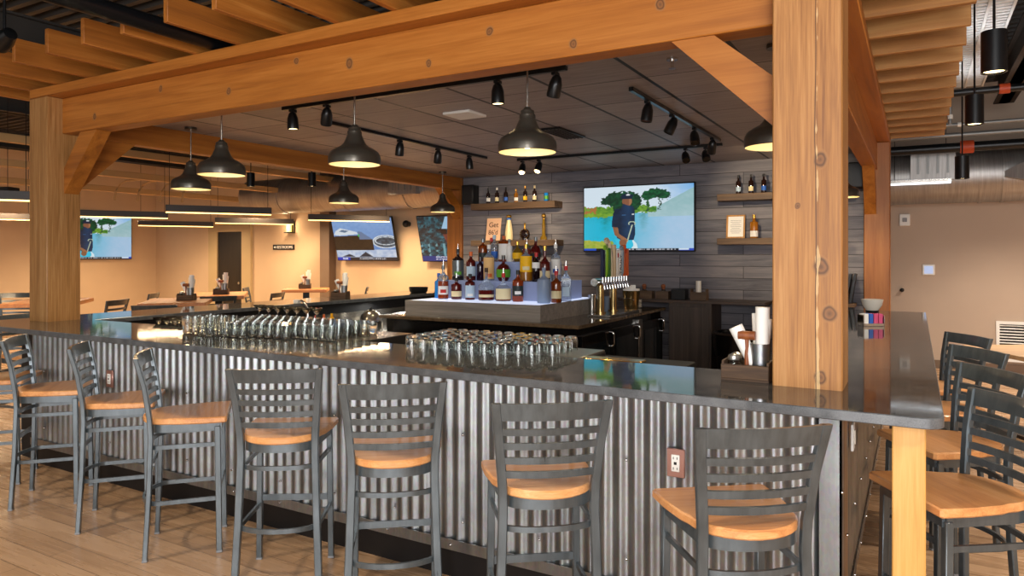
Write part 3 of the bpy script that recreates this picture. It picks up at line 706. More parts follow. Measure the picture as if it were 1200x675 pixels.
for k, (mt, sty, h) in enumerate(KN):
    y = -.36+.08*k
    f = MB(); f.rod((.03, y, .345), (.085, y, .345), .014, 10); f.tube([(.08, y, .345), (.10, y, .33), (.108, y, .27)], .010); f.cyl((.085, y, .375), .012, .06); ft = f.build('faucet', 'chrome', tw)
    hd = MB()
    if sty == 1: hd.lathe([(0, .40), (.014, .40), (.028, .45), (.032, .40+h-.06)], c=(.085, y, 0), seg=14); hd.cyl((.085, y, .40+h-.045), .036, .028, rot=Matrix.Rotation(PI/2, 4, 'Y'), seg=20)
    elif sty == 2: hd.tube([(.085, y, .40), (.085, y-.004, .55), (.08, y-.02, .68), (.07, y-.05, .78), (.065, y-.085, .81), (.065, y-.11, .79)], 0, w=.036, h=.05)
    else: hd.box((.085, y, .40+h/2), (.044, .056, h), bev=.008)
    ho = hd.build('tap_handle', mt, ft)
    if sty == 3 and k == 6:
        text_mb('TRULY', .075, 'ink_black', ho, (.108, y, .40+h*.45), (PI/2, -PI/2, PI/2) if False else (0, 0, 0), 'lettering').matrix_basis = Matrix.Translation((.1075, y, .40+h*.45)) @ Matrix(((0, 0, 1, 0), (0, -1, 0, 0), (1, 0, 0, 0), (0, 0, 0, 1))) @ Matrix.Identity(4)
    if k in (5, 8): MB().box((.107, y, .40+h*.8), (.003, .04, .05), bev=.001).build('badge', 'red_label', ho)
bk = thing('ice_bucket', 'brassy steel bucket stuffed with white paper beside the beer taps', 'bucket', (-2.98, 8.12, .981))
MB().lathe([(0, 0), (.070, 0), (.078, .004), (.105, .23), (.110, .235), (.105, .238), (.072, .01), (0, .01)]).build('pail', 'brass_steel', bk)
m = MB(); m.cyl((0, 0, .245), .10, .03); m.box((.03, -.02, .28), (.06, .05, .05), .4); m.box((-.04, .03, .27), (.07, .06, .04), -.5); m.build('paper_stack', 'white_paper', bk)
m = MB(); m.tube([(.075*math.cos(a)+.0, -.106, .12+.03*math.sin(a)) for a in [PI*k/8 for k in range(9)]], .004); m.build('ring_handle', 'chrome', bk)
for k in range(6):
    o = MB().lathe([(0, 0), (.06, 0), (.095, .012), (.095, .016), (.06, .006), (0, .005)]).build('side_plate', 'plate_white', loc=(-3.08, 8.50, .981+.0165*k)); tag(o, 'small white plate in the stack behind the steel bucket', 'plate', 'stack of white plates')
for k, (x, y) in enumerate(((-3.20, 7.86), (-3.20, 7.97))):
    o = MB().lathe([(0, 0), (.035, 0), (.045, .17), (.042, .17), (.033, .006), (0, .006)]).build('cup', 'frosted_glass', loc=(x, y, .981)); tag(o, ('frosted cup just behind the taps', 'frosted cup between the taps and the steel bucket')[k], 'cup')

# ------------------------------------------------------------------ back wall: cabinets, shelves, TV, speakers
cb = thing('back_cabinet', 'dark barnwood cabinet against the plank wall at the end of the island', 'cabinet', (-2.435, 8.97, 0))
MB().bb(-.265, .265, -.26, .26, 0, 1.045).build('body', 'dark_cabinet', cb, smooth=False)
MB().bb(-.24, .24, -.275, -.261, .06, 1.0, bev=.002).build('door_panel', 'dark_cabinet', cb)
o = MB().bb(-.92, .92, -.27, .26, 0, .035, bev=.003).build('wall_ledge', 'dark_ledge', loc=(-2.46, 8.975, 1.046)); 
o.scale = (1, 1, 1); tag(o, 'dark wooden ledge along the plank wall above the bin', 'ledge')
lg = MB().bb(-.05, .05, -.12, .12, 0, 1.045).build('ledge_support', 'black_metal', loc=(-1.62, 9.1, 0)); tag(lg, 'black upright holding up the ledge behind the bin', 'support')
o = MB().bb(-.45, .45, -.14, .14, 0, .04, bev=.003).build('wall_ledge', 'shelf_wood', loc=(-1.05, 9.10, 1.046)); tag(o, 'brown wooden ledge beside the corner post with black binders on it', 'ledge')
lg = MB().bb(-.04, .04, -.1, .1, 0, 1.045).build('ledge_support', 'black_metal', loc=(-.66, 9.12, 0)); tag(lg, 'black upright under the ledge with the binders', 'support')
for k in range(4):
    x = -.78+.05*k
    o = MB().box((0, 0, .17), (.026, .20, .34), rot=Matrix.Rotation(math.radians(9), 4, 'Y')).build('binder', 'black_plastic', loc=(x, 9.1, 1.09)); tag(o, f'{ORD[k]} of four leaning black binders on the ledge, counted from the far side', 'binder', 'black binders on the ledge')
bin_ = thing('trash_can', 'round black trash can lined with a black bag, below the ledge', 'trash can', (-1.82, 8.68, 0))
MB().lathe([(0, .0), (.24, .0), (.30, .70), (.285, .70), (.23, .02), (0, .02)], seg=32).build('can', 'black_plastic', bin_)
m = MB(); pr = []
m.lathe([(.29, .45), (.307, .55), (.312, .66), (.318, .715), (.30, .725), (.285, .70), (.27, .5)], seg=40); m.build('bag_liner', 'trash_bag', bin_)
MB().lathe([(.315, .70), (.322, .715), (.312, .73), (.30, .72)], seg=40).build('rim', 'trash_rim', bin_)

# condiment caddies
def roll(m, x, y, z, h, tilt, az, r=.027):
    rot = Matrix.Rotation(az, 4, 'Z') @ Matrix.Rotation(tilt, 4, 'Y')
    m.cyl(Vector((x, y, z)) + rot @ Vector((0, 0, h/2)), r, h, r2=r*1.15, seg=12, rot=rot)
def caddy(label, loc, rz, wood_='crate_wood', full=True):
    t = thing('condiment_caddy', label, 'caddy', loc, rz)
    m = MB(); m.bb(-.10, .10, -.075, .075, 0, .008); m.bb(-.10, .10, -.075, -.063, .008, .07, bev=.002); m.bb(-.10, .10, .063, .075, .008, .07, bev=.002); m.bb(-.10, -.09, -.063, .063, .008, .085, bev=.002); m.bb(.09, .10, -.063, .063, .008, .085, bev=.002)
    m.build('crate', wood_, t)
    cp = MB().lathe([(0, .01), (.036, .01), (.042, .16), (.039, .16), (.034, .014), (0, .014)]).build('tin_cup', 'galvanised', t, loc=(.05, 0, 0))
    m = MB(); roll(m, .05, .01, .05, .22, .10, 0); roll(m, .06, -.005, .05, .27, .02, 1.); roll(m, .035, 0, .05, .20, -.45, .1); roll(m, .05, .02, .05, .24, .12, 2.); m.build('napkin_roll', 'white_paper', t)
    if full:
        m = MB(); m.cyl((-.0, -.025, .10), .010, .18, r2=.009, seg=14); m.cyl((-.0, -.025, .195), .020, .07, seg=16, rot=Matrix.Rotation(PI/2, 4, 'Y')); m.build('mallet', 'mallet_wood', t)
        for sx, sy in ((-.055, -.03), (-.055, .03)):
            j = MB().lathe([(0, .009), (.024, .009), (.026, .03), (.026, .075), (.022, .085)], c=(sx, sy, 0), seg=16).build('shaker', 'clear_glass', t)
            MB().lathe([(.024, .085), (.026, .09), (.022, .105), (.008, .112), (0, .112)], c=(sx, sy, 0), seg=16).build('shaker_lid', 'lid_steel', j)
    return t
cad = caddy('wooden condiment crate with napkins and a mallet on the bar beside the near corner post', (-.645, 3.235, 1.1005), math.radians(0))
def put_caddy(loc, rz, label): return dup(cad, loc, math.radians(rz), label, None)
put_caddy((-9.05, 8.72, 1.071), 40, 'small condiment crate on the farthest high table, near the RESTROOMS sign')
put_caddy((-8.80, 6.85, 1.071), 40, 'condiment crate with a mallet on the high table before the dark door')
put_caddy((-8.05, 5.75, 1.071), 35, 'condiment crate with white napkins behind the stool with the wide curved back')
put_caddy((-6.35, 6.72, 1.1005), 20, 'dark condiment caddy on the far side of the bar top')
def small_caddy(label, x, y, w, tops):
    t = thing('shaker_caddy', label, 'caddy', (x, y, 1.0815))
    m = MB(); m.bb(-w/2, w/2, -.06, .06, 0, .008); m.bb(-w/2, w/2, -.06, -.05, .008, .10); m.bb(-w/2, w/2, .05, .06, .008, .10); m.bb(-w/2, -w/2+.01, -.05, .05, .008, .10); m.bb(w/2-.01, w/2, -.05, .05, .008, .10); m.build('crate', 'shelf_wood', t, smooth=False)
    for k, kx in enumerate(tops):
        j = MB().lathe([(0, .009), (.025, .009), (.027, .11), (.022, .13), (0, .13)], c=(kx, 0, 0), seg=16).build('shaker', 'clear_glass', t)
        MB().sph((kx, 0, .165), .03, 14, (1, 1, .9)).cyl((kx, 0, .135), .02, .03).build('stopper', 'mallet_wood', j)
small_caddy('brown shaker caddy on the back ledge nearest the steel bucket', -3.05, 8.85, .20, (-.02,))
small_caddy('second brown shaker caddy on the back ledge beside the black box', -2.82, 8.86, .17, (.0,))
o = MB().bb(-.09, .09, -.08, .08, 0, .13, bev=.004).build('storage_box', 'black_plastic', loc=(-2.61, 8.88, 1.0815)); tag(o, 'plain black box on the back ledge between the caddies', 'box')
t = thing('wooden_box', 'open wooden box with a white candle jar on the back ledge', 'box', (-2.36, 8.88, 1.0815))
m = MB(); m.bb(-.10, .10, -.07, .07, 0, .01); m.bb(-.10, .10, -.07, -.06, .01, .10); m.bb(-.10, .10, .06, .07, .01, .10); m.bb(-.10, -.09, -.06, .06, .01, .14); m.bb(.09, .10, -.06, .06, .01, .14); m.build('crate', 'shelf_wood', t, smooth=False)
MB().cyl((-.01, 0, .14), .034, .20).build('white_jar', 'white_ceramic', t)
# sugar caddy and bowl on the near arm of the bar
t = thing('sugar_caddy', 'steel sugar packet holder with pink and white packets on the bar', 'caddy', (-.30, 6.12, 1.1005), math.radians(28))
m = MB(); m.bb(-.08, .08, -.05, -.046, 0, .022); m.bb(-.08, .08, .046, .05, 0, .085); m.bb(-.08, -.076, -.05, .05, 0, .085); m.bb(.076, .08, -.05, .05, 0, .085); m.bb(-.08, .08, -.05, .05, 0, .004); m.build('holder', 'chrome', t, smooth=False)
m = MB()
for k in range(4): MB().box((-.054+.036*k, .0, .052), (.030, .08, .085), .05).build('sugar_packet', ('white_paper', 'blue_label', 'sugar_pink', 'sugar_pink')[k], t, smooth=False)
t = thing('snack_bowl', 'white bowl on a black foot at the open end of the bar', 'bowl', (-.36, 7.55, 1.1005))
MB().lathe([(0, .0), (.055, 0), (.06, .02), (0, .02)]).build('foot', 'black_plastic', t)
MB().lathe([(0, .021), (.055, .021), (.085, .07), (.098, .125), (.093, .125), (.08, .075), (.05, .03), (0, .03)]).build('bowl', 'white_ceramic', t)
t = thing('napkin_dispenser', 'small napkin stand holding white slips at the far edge of the bar top', 'napkin stand', (-.04, 7.5, 1.1005)) if False else None
o = MB().lathe([(0, 0), (.11, 0), (.13, .02), (.14, .08), (.135, .08), (.12, .02), (0, .012)], seg=28).build('serving_bowl', 'black_plastic', loc=(-6.28, 8.25, 1.1005)); tag(o, 'wide black bowl on the far bar arm beside the bottle riser', 'bowl')

# floating shelves and what stands on them
def shelf(label, x0, x1, z0, z1):
    o = MB().bb(-(x1-x0)/2, (x1-x0)/2, -.13, .12, 0, z1-z0, bev=.004).build('floating_shelf', 'shelf_wood', loc=((x0+x1)/2, 9.125, z0)); return tag(o, label, 'shelf')
shelf('floating wooden shelf holding a row of beer bottles, beside the corner speaker', -5.86, -4.44, 2.325, 2.42)
shelf('floating wooden shelf with fancy decanters and a written sign, behind the liquor', -5.86, -4.42, 1.78, 1.865)
shelf('upper floating shelf near the big post with dark beer bottles', -2.17, -.75, 2.325, 2.41)
shelf('lower floating shelf near the big post with a framed paper', -2.17, -.75, 1.775, 1.855)
BE = [('white_label', 'dark_glass', 'black_plastic', 'dark beer bottle with a pale neck, first on the shelf by the speaker'), ('cream_label', 'brown_bottle', 'white_label', 'beer bottle with a cream label and white cap, second on that shelf'), ('blue_label', 'brown_bottle', 'black_plastic', 'beer bottle with a blue label on the shelf'), ('white_label', 'honey_glass', 'gold', 'short golden beer bottle with a white label'), ('yellow_label', 'brown_bottle', 'gold', 'beer bottle with a bright yellow label on the shelf'), ('cream_label', 'brown_bottle', 'cream_label', 'beer bottle with a white cap beside the blue can')]
for k, (lb_, gl, cp_, lbl) in enumerate(BE):
    B('beer', -5.60+.154*k+(.02 if k > 2 else 0), 9.08, 2.4205, .235 if k != 3 else .2, .031, lbl, glass=gl, lab=lb_, cap=cp_, sh=.58, name='beer_bottle', group='beer bottles on the shelf by the speaker')
t = thing('drink_can', 'small blue-green can at the end of the beer bottle row', 'can', (-4.62, 9.08, 2.4205))
MB().lathe([(0, 0), (.026, 0), (.032, .008), (.032, .11), (.026, .122), (0, .12)]).build('can_body', 'blue_glass', t); MB().lathe([(.0325, .03), (.0325, .08)]).build('label_band', 'green_label', t)
BR = [('paleblue_label', 'first dark beer bottle on the upper shelf near the post, with a pale blue label'), ('cream_label', 'second dark beer bottle on the upper shelf near the post, with a cream label'), ('blue_label', 'third dark beer bottle on the upper shelf near the post, with a blue label'), ('cream_label', 'beer bottle half hidden by the big post on the upper shelf')]
for k, (lb_, lbl) in enumerate(BR):
    B('beer', -1.925+.152*k, 9.08, 2.4105, .235, .031, lbl, glass='brown_bottle', lab=lb_, cap='black_plastic', sh=.58, name='beer_bottle', group='beer bottles on the shelf near the post')
fr = thing('picture_frame', 'wood-framed white paper leaning on the lower shelf near the post', 'picture frame', (-1.975, 9.14, 1.8555), 0)
R_ = Matrix.Rotation(math.radians(-8), 4, 'X')
m = MB()
for (cx_, cz_, w_, h_) in ((-.105, .15, .02, .30), (.105, .15, .02, .30), (0, .29, .23, .02), (0, .01, .23, .02)): m.box(R_ @ Vector((cx_, 0, cz_)), (w_, .02, h_), rot=R_)
m.build('frame', 'frame_wood', fr, smooth=False)
MB().box(R_ @ Vector((0, .003, .15)), (.19, .006, .26), rot=R_).build('paper', 'white_paper', fr)
m = MB()
for k in range(9): m.box(R_ @ Vector((0, -.001, .07+.02*k)), (.13 if k % 3 else .10, .001, .004), rot=R_)
m.build('print_line', 'grey_plastic', fr)['kind'] = 'stuff'
B('tequila', -1.74, 9.10, 1.8555, .29, .050, 'bottle with a white label beside the framed paper', glass='honey_glass', lab='white_label', cap='gold', ln=(.1, .5))
sg = thing('written_sign', 'pale card with dark hand lettering on the decanter shelf', 'sign', (-5.55, 9.13, 1.8655), 0)
MB().box(R_ @ Vector((0, 0, .17)), (.25, .008, .34), rot=R_).build('card', 'peach_card', sg)
for body, zz, sz in (('Get', .235, .11), ("86'd", .12, .10)):
    o = text_mb(body, sz, 'ink_brown', sg, R_ @ Vector((0, -.006, zz)), (PI/2-math.radians(8), 0, 0))
t = thing('white_decanter', 'tall pale porcelain decanter with a gold ball top on the shelf', 'decanter', (-5.24, 9.08, 1.8655))
MB().lathe([(0, 0), (.055, 0), (.062, .03), (.058, .12), (.048, .2), (.034, .27), (.03, .30), (0, .30)]).build('body', 'porcelain_gold', t)
MB().lathe([(.03, .30), (.035, .31), (.03, .325), (0, .325)]).build('collar', 'blue_label', t); MB().sph((0, 0, .352), .042, 16, (1, 1, .7)).build('stopper', 'gold', t)
t = thing('round_decanter', 'flat round black bottle with a gold stopper on the decanter shelf', 'decanter', (-4.97, 9.08, 1.8655))
MB().sph((0, 0, .085), .082, 20, (1, .55, 1)).cyl((0, 0, .012), .045, .024).build('body', 'dark_glass', t); MB().cyl((0, 0, .19), .016, .06).sph((0, 0, .235), .018).build('stopper', 'gold', t)
m = MB()
for k in range(14): a = 2*PI*k/14; m.sph((.070*math.cos(a), -.028, .085+.07*math.sin(a)), .006, 8)
m.build('stud', 'gold', t)['kind'] = 'stuff'
t = thing('slim_decanter', 'slim golden bottle with a round top at the end of the decanter shelf', 'decanter', (-4.66, 9.08, 1.8655))
MB().lathe([(0, 0), (.05, 0), (.052, .03), (.03, .06), (.024, .12), (.026, .2), (.02, .30), (0, .30)]).build('body', 'olive_glass', t); MB().sph((0, 0, .345), .036).cyl((0, 0, .305), .02, .02).build('stopper', 'gold', t)

def speaker(label, x, z, y=9.14):
    t = thing('wall_speaker', label, 'speaker', (x, y, z))
    MB().box((0, 0, 0), (.21, .18, .30), bev=.012).build('cabinet', 'black_matte', t)
    MB().box((0, -.093, 0), (.18, .008, .27), bev=.003).build('grille', 'black_plastic', t)
speaker('black wall speaker beside the corner post and the beer bottle shelf', -5.96, 2.57)
speaker('black wall speaker seen in the gap between the two near posts', -.62, 2.57)

# ------------------------------------------------------------------ televisions: the picture is drawn on a fine grid of the flat screen
def lerp(a, b, t): return tuple(x+(y-x)*t for x, y in zip(a, b))
def inpoly(u, v, P):
    c = False; j = len(P)-1
    for i in range(len(P)):
        if (P[i][1] > v) != (P[j][1] > v) and u < (P[j][0]-P[i][0])*(v-P[i][1])/(P[j][1]-P[i][1])+P[i][0]: c = not c
        j = i
    return c
def ell(u, v, cx, cy, a, b): return ((u-cx)/a)**2+((v-cy)/b)**2 < 1
def hx(h): return lin(h)[:3]
NZ = [[random.random() for _ in range(64)] for _ in range(64)]
def nz(u, v, f):
    x, y = u*f, v*f; i, j = int(x) % 63, int(y) % 63; fx, fy = x-int(x), y-int(y)
    return (NZ[j][i]*(1-fx)+NZ[j][i+1]*fx)*(1-fy)+(NZ[j+1][i]*(1-fx)+NZ[j+1][i+1]*fx)*fy
SHIRT = [(.355, .66), (.375, .73), (.42, .70), (.465, .69), (.48, .62), (.482, .45), (.485, .25), (.47, .16), (.35, .165), (.315, .20), (.325, .35), (.27, .37), (.268, .45), (.28, .58), (.30, .65)]
TR = [(.30, .17), (.35, .165), (.47, .16), (.50, .10), (.515, .0), (.34, .0)]
ARM = [(.275, .37), (.325, .36), (.335, .26), (.40, .19), (.42, .16), (.40, .115), (.37, .13), (.35, .18), (.295, .24)]
def golf(u, v):
    n = nz(u, v, 40)*.5+nz(u+.3, v+.1, 17)*.5
    if v < .035: # ticker
        if u > .87: return hx('#d8e8f4') if u < .96 and v > .006 else hx('#2246c0')
        if u < .12: return hx('#1850c8')
        if .01 < v < .028 and u > .22 and u < .85 and nz(u*3, .2, 61) > .42: return hx('#b8bcc4')
        return hx('#0a0d1c')
    # golfer
    if ell(u, v, .372, .12, .035, .06) and v < .17: return hx('#8a5a3c')
    if inpoly(u, v, ARM): return lerp(hx('#6e4028'), hx('#b07a54'), min(1, max(0, (u-.27)*5+n*.5)))
    if abs(u-(.41+(v-.13)*.18)) < .006 and .13 < v < .40: return hx('#b9c8ae')
    if ell(u, v, .455, .42, .035, .035) and not ell(u, v, .455, .415, .025, .025) and v > .40: return hx('#b9c8ae')
    if inpoly(u, v, SHIRT):
        if .455 < u < .475 and .555 < v < .57: return hx('#dfe6ee')
        if .36 < u < .40 and .545 < v < .56: return hx('#3c6a9a')
        return lerp(hx('#061226'), hx('#1a4068'), min(1, n*.5+max(0, 1-abs(u-.42)/.07)*.5))
    if ell(u, v, .408, .835, .055, .055) and v > .80 or (.39 < u < .47 and .835 < v < .865): return hx('#10233c') if not ell(u, v, .42, .865, .02, .012) else hx('#e8eef2')
    if ell(u, v, .41, .765, .046, .075): return hx('#8a5a40') if u < .43 else hx('#a87452')
    if inpoly(u, v, TR): return hx('#38c8e8') if u < .44+n*.06 else hx('#dff2f8')
    # trees, with ragged edges
    wu = u+(nz(u*1.3, v*1.3, 47)-.5)*.035; wv = v+(nz(u*1.3+.2, v*1.3+.3, 47)-.5)*.05
    def tree(cx, cy, a, b): return ((wu-cx)/a)**2+((wv-cy)/b)**2 < 1
    lf = nz(u, v, 60)*.6+nz(u+.1, v, 31)*.4
    if tree(.36, .80, .17, .12) or tree(.26, .78, .10, .07) or tree(.46, .76, .08, .14) or tree(.33, .68, .06, .1): return lerp(hx('#04281a'), hx('#1c6a3c'), lf*lf)
    if tree(.66, .87, .10, .075) or tree(.73, .85, .07, .07) or tree(.59, .83, .05, .05): return lerp(hx('#04301c'), hx('#1c7a44'), lf*lf)
    if abs(wu-.705) < .006 and .62 < v < .80: return hx('#2c4a34')
    if abs(wu-.60) < .008 and .6 < v < .80: return hx('#2c5a34')
    if wv > .585 and wv < .66+.06*nz(u, .3, 20) and u < .68: return lerp(hx('#1c6a24'), hx('#8ab83a'), lf) if u > .12 or lf > .5 else hx('#b0703a')
    if u < .30 and .53 < wv < .60: return lerp(hx('#4a8a24'), hx('#9ac03a'), lf)
    hill = .60+max(0, (u-.60))*.85
    if v < .585 and v > .55: v = .549
    if u > .60 and v > .52 and v < hill: return lerp(hx('#8fbcc0'), hx('#bcd6de'), min(1, n*.5+max(0, .75-v)*1.2))
    if v > .55: return lerp(hx('#dcecf8'), hx('#3aa6ee'), min(1, max(0, (u-.72)*2.2+(v-.80)*.9+n*.25-.1)))
    if wu < .28 and wv < .15: return lerp(hx('#7aa824'), hx('#c0bc50'), lf)
    # lake
    k = min(1, max(0, (u-.30)*2.0+(.25-v)*.25))
    c = lerp(hx('#1cbcdc'), hx('#a6ccea'), k)
    rf = (max(0, 1-abs(wu-.21)/.07)+max(0, 1-abs(wu-.56)/.05)*.8)*max(0, v-.24)*2.4*(.4+lf)
    if u < .34: rf += max(0, v-.40)*2.5*lf
    c = lerp(c, hx('#0c7a5c'), min(.8, rf))
    return lerp(c, hx('#c4d6f0'), n*.45*k)
def cars(u, v):
    n = nz(u, v, 30)
    if v < .07: 
        if u < .22: return hx('#1638c0') if not (.09 < u < .19 and .02 < v < .055 and n > .4) else hx('#dfe6ff')
        return hx('#c8ccd4') if .38 < u < .82 and .015 < v < .06 and nz(u*3, v*9, 60) > .5 else hx('#20242c')
    if inpoly(u, v, [(0, .62), (.05, .72), (.13, .78), (.40, .68), (.42, .63), (.10, .60)]): return hx('#e4eef6') if not inpoly(u, v, [(.10, .70), (.16, .74), (.27, .71), (.20, .67)]) else hx('#5a7a9a')
    if ell(u, v, .427, .595, .014, .03): return hx('#34c850')
    if inpoly(u, v, [(.0, .24), (.65, .24), (.65, .50), (.43, .50), (.43, .60), (.0, .58)]): return lerp(hx('#241a12'), hx('#36281a'), n)
    if inpoly(u, v, [(.43, .50), (.65, .50), (.48, .68), (.42, .70)]): return hx('#6a84a8')
    for (cx, cy, a, b) in ((.86, .44, .22, .16), (.86, .46, .18, .10)):
        if ell(u, v, cx, cy, a, b) and not ell(u, v, cx, cy, a*.88, b*.84): return hx('#dbe6ee')
    if ell(u, v, .86, .44, .20, .13): return lerp(hx('#1c2832'), hx('#5a7080'), n)
    if v < .25:
        if inpoly(u, v, [(.08, .08), (.22, .15), (.32, .08)]) or inpoly(u, v, [(.38, .08), (.50, .20), (.62, .08)]): return hx('#223040')
        return lerp(hx('#a8c0e4'), hx('#dfeaf8'), n)
    return lerp(hx('#5a8cd0'), hx('#a0c4f0'), v*.8*(.6+.4*n))
def drama(u, v):
    n = nz(u, v, 26); n2 = nz(u+.2, v, 50)
    if v < .12: return hx('#e8eef8') if .2 < u < .95 and (.075 < v < .105 or .03 < v < .05) and nz(u*2, v*8, 60) > .35 else hx('#1c3a8c')
    if inpoly(u, v, [(.42, 1), (.60, 1), (.75, .72), (.34, .72)]): return hx('#a8d4f4')
    if ell(u, v, .36, .70, .05, .05) or inpoly(u, v, [(.32, .70), (.40, .70), (.42, .60), (.33, .6)]): return hx('#1c1014')
    if inpoly(u, v, [(.35, .62), (.47, .62), (.50, .40), (.40, .38)]): return lerp(hx('#5a1c18'), hx('#a05a4a'), n)
    if inpoly(u, v, [(.50, .62), (.62, .70), (.66, .40), (.52, .40)]): return lerp(hx('#9ab4b4'), hx('#c8b89a'), n2)
    if ell(u, v, .70, .62, .07, .16): return hx('#0c1c2a')
    if inpoly(u, v, [(.38, .40), (.70, .42), (.72, .12), (.40, .12)]): return lerp(hx('#140e10'), hx('#2c1c1c'), n)
    if v < .4 and ((u*9) % 1 < .25) and n > .5: return hx('#7ab4c0')
    return lerp(hx('#08222c'), hx('#3a8a9c'), n*n) if n2 > .3 else hx('#0a1a24')
def tv(label, loc, rz, W, Hh, fn, nx, tilt=0, es=1.):
    t = thing('television', label, 'television', loc, rz)
    R = Matrix.Rotation(tilt, 4, 'X')
    MB().box((0, 0, 0), (W+.03, .045, Hh+.035), bev=.006, rot=R).build('casing', 'black_plastic', t)
    MB().box(R @ Vector((0, .05, 0)), (W*.3, .07, Hh*.4), rot=R).build('wall_bracket', 'black_metal', t)
    ny = int(nx*Hh/W); vs = []; cs = []
    for j in range(ny+1):
        for i in range(nx+1):
            u, v = i/nx, j/ny; vs.append(R @ Vector(((u-.5)*W, -.0235, (v-.5)*Hh))); cs += [*fn(u, v), 1.]
    fs = [(j*(nx+1)+i, j*(nx+1)+i+1, (j+1)*(nx+1)+i+1, (j+1)*(nx+1)+i) for j in range(ny) for i in range(nx)]
    me = bpy.data.meshes.new('screen'); me.from_pydata(vs, [], fs); at = me.color_attributes.new('picture', 'FLOAT_COLOR', 'POINT'); at.data.foreach_set('color', cs)
    o = bpy.data.objects.new('screen', me); COL.objects.link(o); o.parent = t
    nt = NT('screen_picture'); a = nt.n('ShaderNodeAttribute', attribute_name='picture')
    nt.set(Base_Color=(.01, .01, .01, 1), Roughness=.3, Emission_Strength=es*.85); nt.l(a.outputs['Color'], nt.b.inputs['Emission Color']); me.materials.append(nt.m)
    return t
tv('big television on the plank wall above the beer taps showing a golfer by a lake', (-3.275, 9.16, 2.145), 0, 1.55, .875, golf, 300, 0, 1.0)
tv('television on the wall past the far front post showing the same golf picture', (-16.50, 9.38, 2.06), math.radians(90), 1.79, 1.0, golf, 170, 0, .95)
tv('tilted television on the tan back wall showing parts of a white car', (-9.55, 10.78, 1.96), 0, 1.55, .85, cars, 170, math.radians(14), .9)
tv('tilted television half hidden by the cedar post showing a dark teal scene', (-7.38, 10.78, 1.95), 0, 1.55, .85, drama, 150, math.radians(14), .85)

# ------------------------------------------------------------------ pendants, tracks, lamps
LK = 1.75
def lamp(kind, loc, energy, col, size=.05, name='lamp_light', rot=None, spot=None, sy=None, blend=.5):
    d = bpy.data.lights.new(name, kind); d.energy = energy*LK; d.color = col
    if kind == 'AREA': d.shape = 'RECTANGLE' if sy else 'DISK'; d.size = size; d.size_y = sy or size
    else: d.shadow_soft_size = size
    if kind == 'SPOT': d.spot_size = spot; d.spot_blend = blend
    o = bpy.data.objects.new(name, d); COL.objects.link(o); o.location = loc
    if rot is not None: o.rotation_euler = rot
    return o
def aim(o, target): o.rotation_euler = (Vector(target)-o.location).to_track_quat('-Z', 'Y').to_euler(); return o
WARM = (1, .80, .52); AMB = (1, .72, .44); NEUT = (1, .93, .85)
def make_pendant():
    t = thing('pendant_lamp', '', 'pendant lamp')
    MB().lathe([(.172, 0), (.176, .004), (.178, .04), (.174, .062), (.160, .086), (.13, .106), (.095, .124), (.074, .145), (.062, .17), (.052, .195), (.049, .20), (.049, .225), (.044, .23), (.042, .25), (.026, .26), (.018, .272), (0, .275)], seg=40).build('shade', 'shade_bronze', t)
    MB().lathe([(.1715, .001), (.172, .04), (.163, .072), (.14, .096), (.09, .118), (.04, .13), (0, .132)], seg=40).build('shade_lining', 'shade_inside', t)
    MB().sph((0, 0, .062), .04, 16).cyl((0, 0, .11), .018, .04).build('bulb', 'bulb', t)
    MB().rod((0, 0, .265), (0, 0, .565), .006).build('stem', 'steel', t)
    MB().cyl((0, 0, .572), .055, .022).build('canopy', 'shade_bronze', t)
    return t
pend = make_pendant(); pend_used = []
PZ = 2.265
for x, y, lbl in ((-2.03, 3.74, 'bronze dome pendant hanging in front of the plank wall, closest to the big post brace'), (-3.33, 3.66, 'bronze dome pendant in the middle of the front row above the bar'), (-4.66, 3.63, 'bronze dome pendant above the pint glasses, farthest of the front row'),
                  (-5.93, 4.28, 'bronze dome pendant nearest the far front post on the far side of the bar'), (-5.93, 6.33, 'bronze dome pendant halfway along the far side of the bar, before the duct'), (-5.93, 8.36, 'bronze dome pendant at the far back corner near the cedar post'),
                  (-.69, 4.25, 'bronze dome pendant half hidden behind the big corner post under the brace'), (-.69, 8.35, 'bronze dome pendant in the gap between the two near posts, below the speaker')):
    if not pend_used: p = pend; p.location = (x, y, PZ); p['label'] = lbl; p['group'] = 'pendants over the bar'
    else: p = dup(pend, (x, y, PZ), 0, lbl, 'pendants over the bar')
    pend_used.append(p)
    lamp('SPOT', (x, y, PZ+.02), 26, WARM, .06, 'pendant_light', (0, 0, 0), math.radians(150), blend=.6)

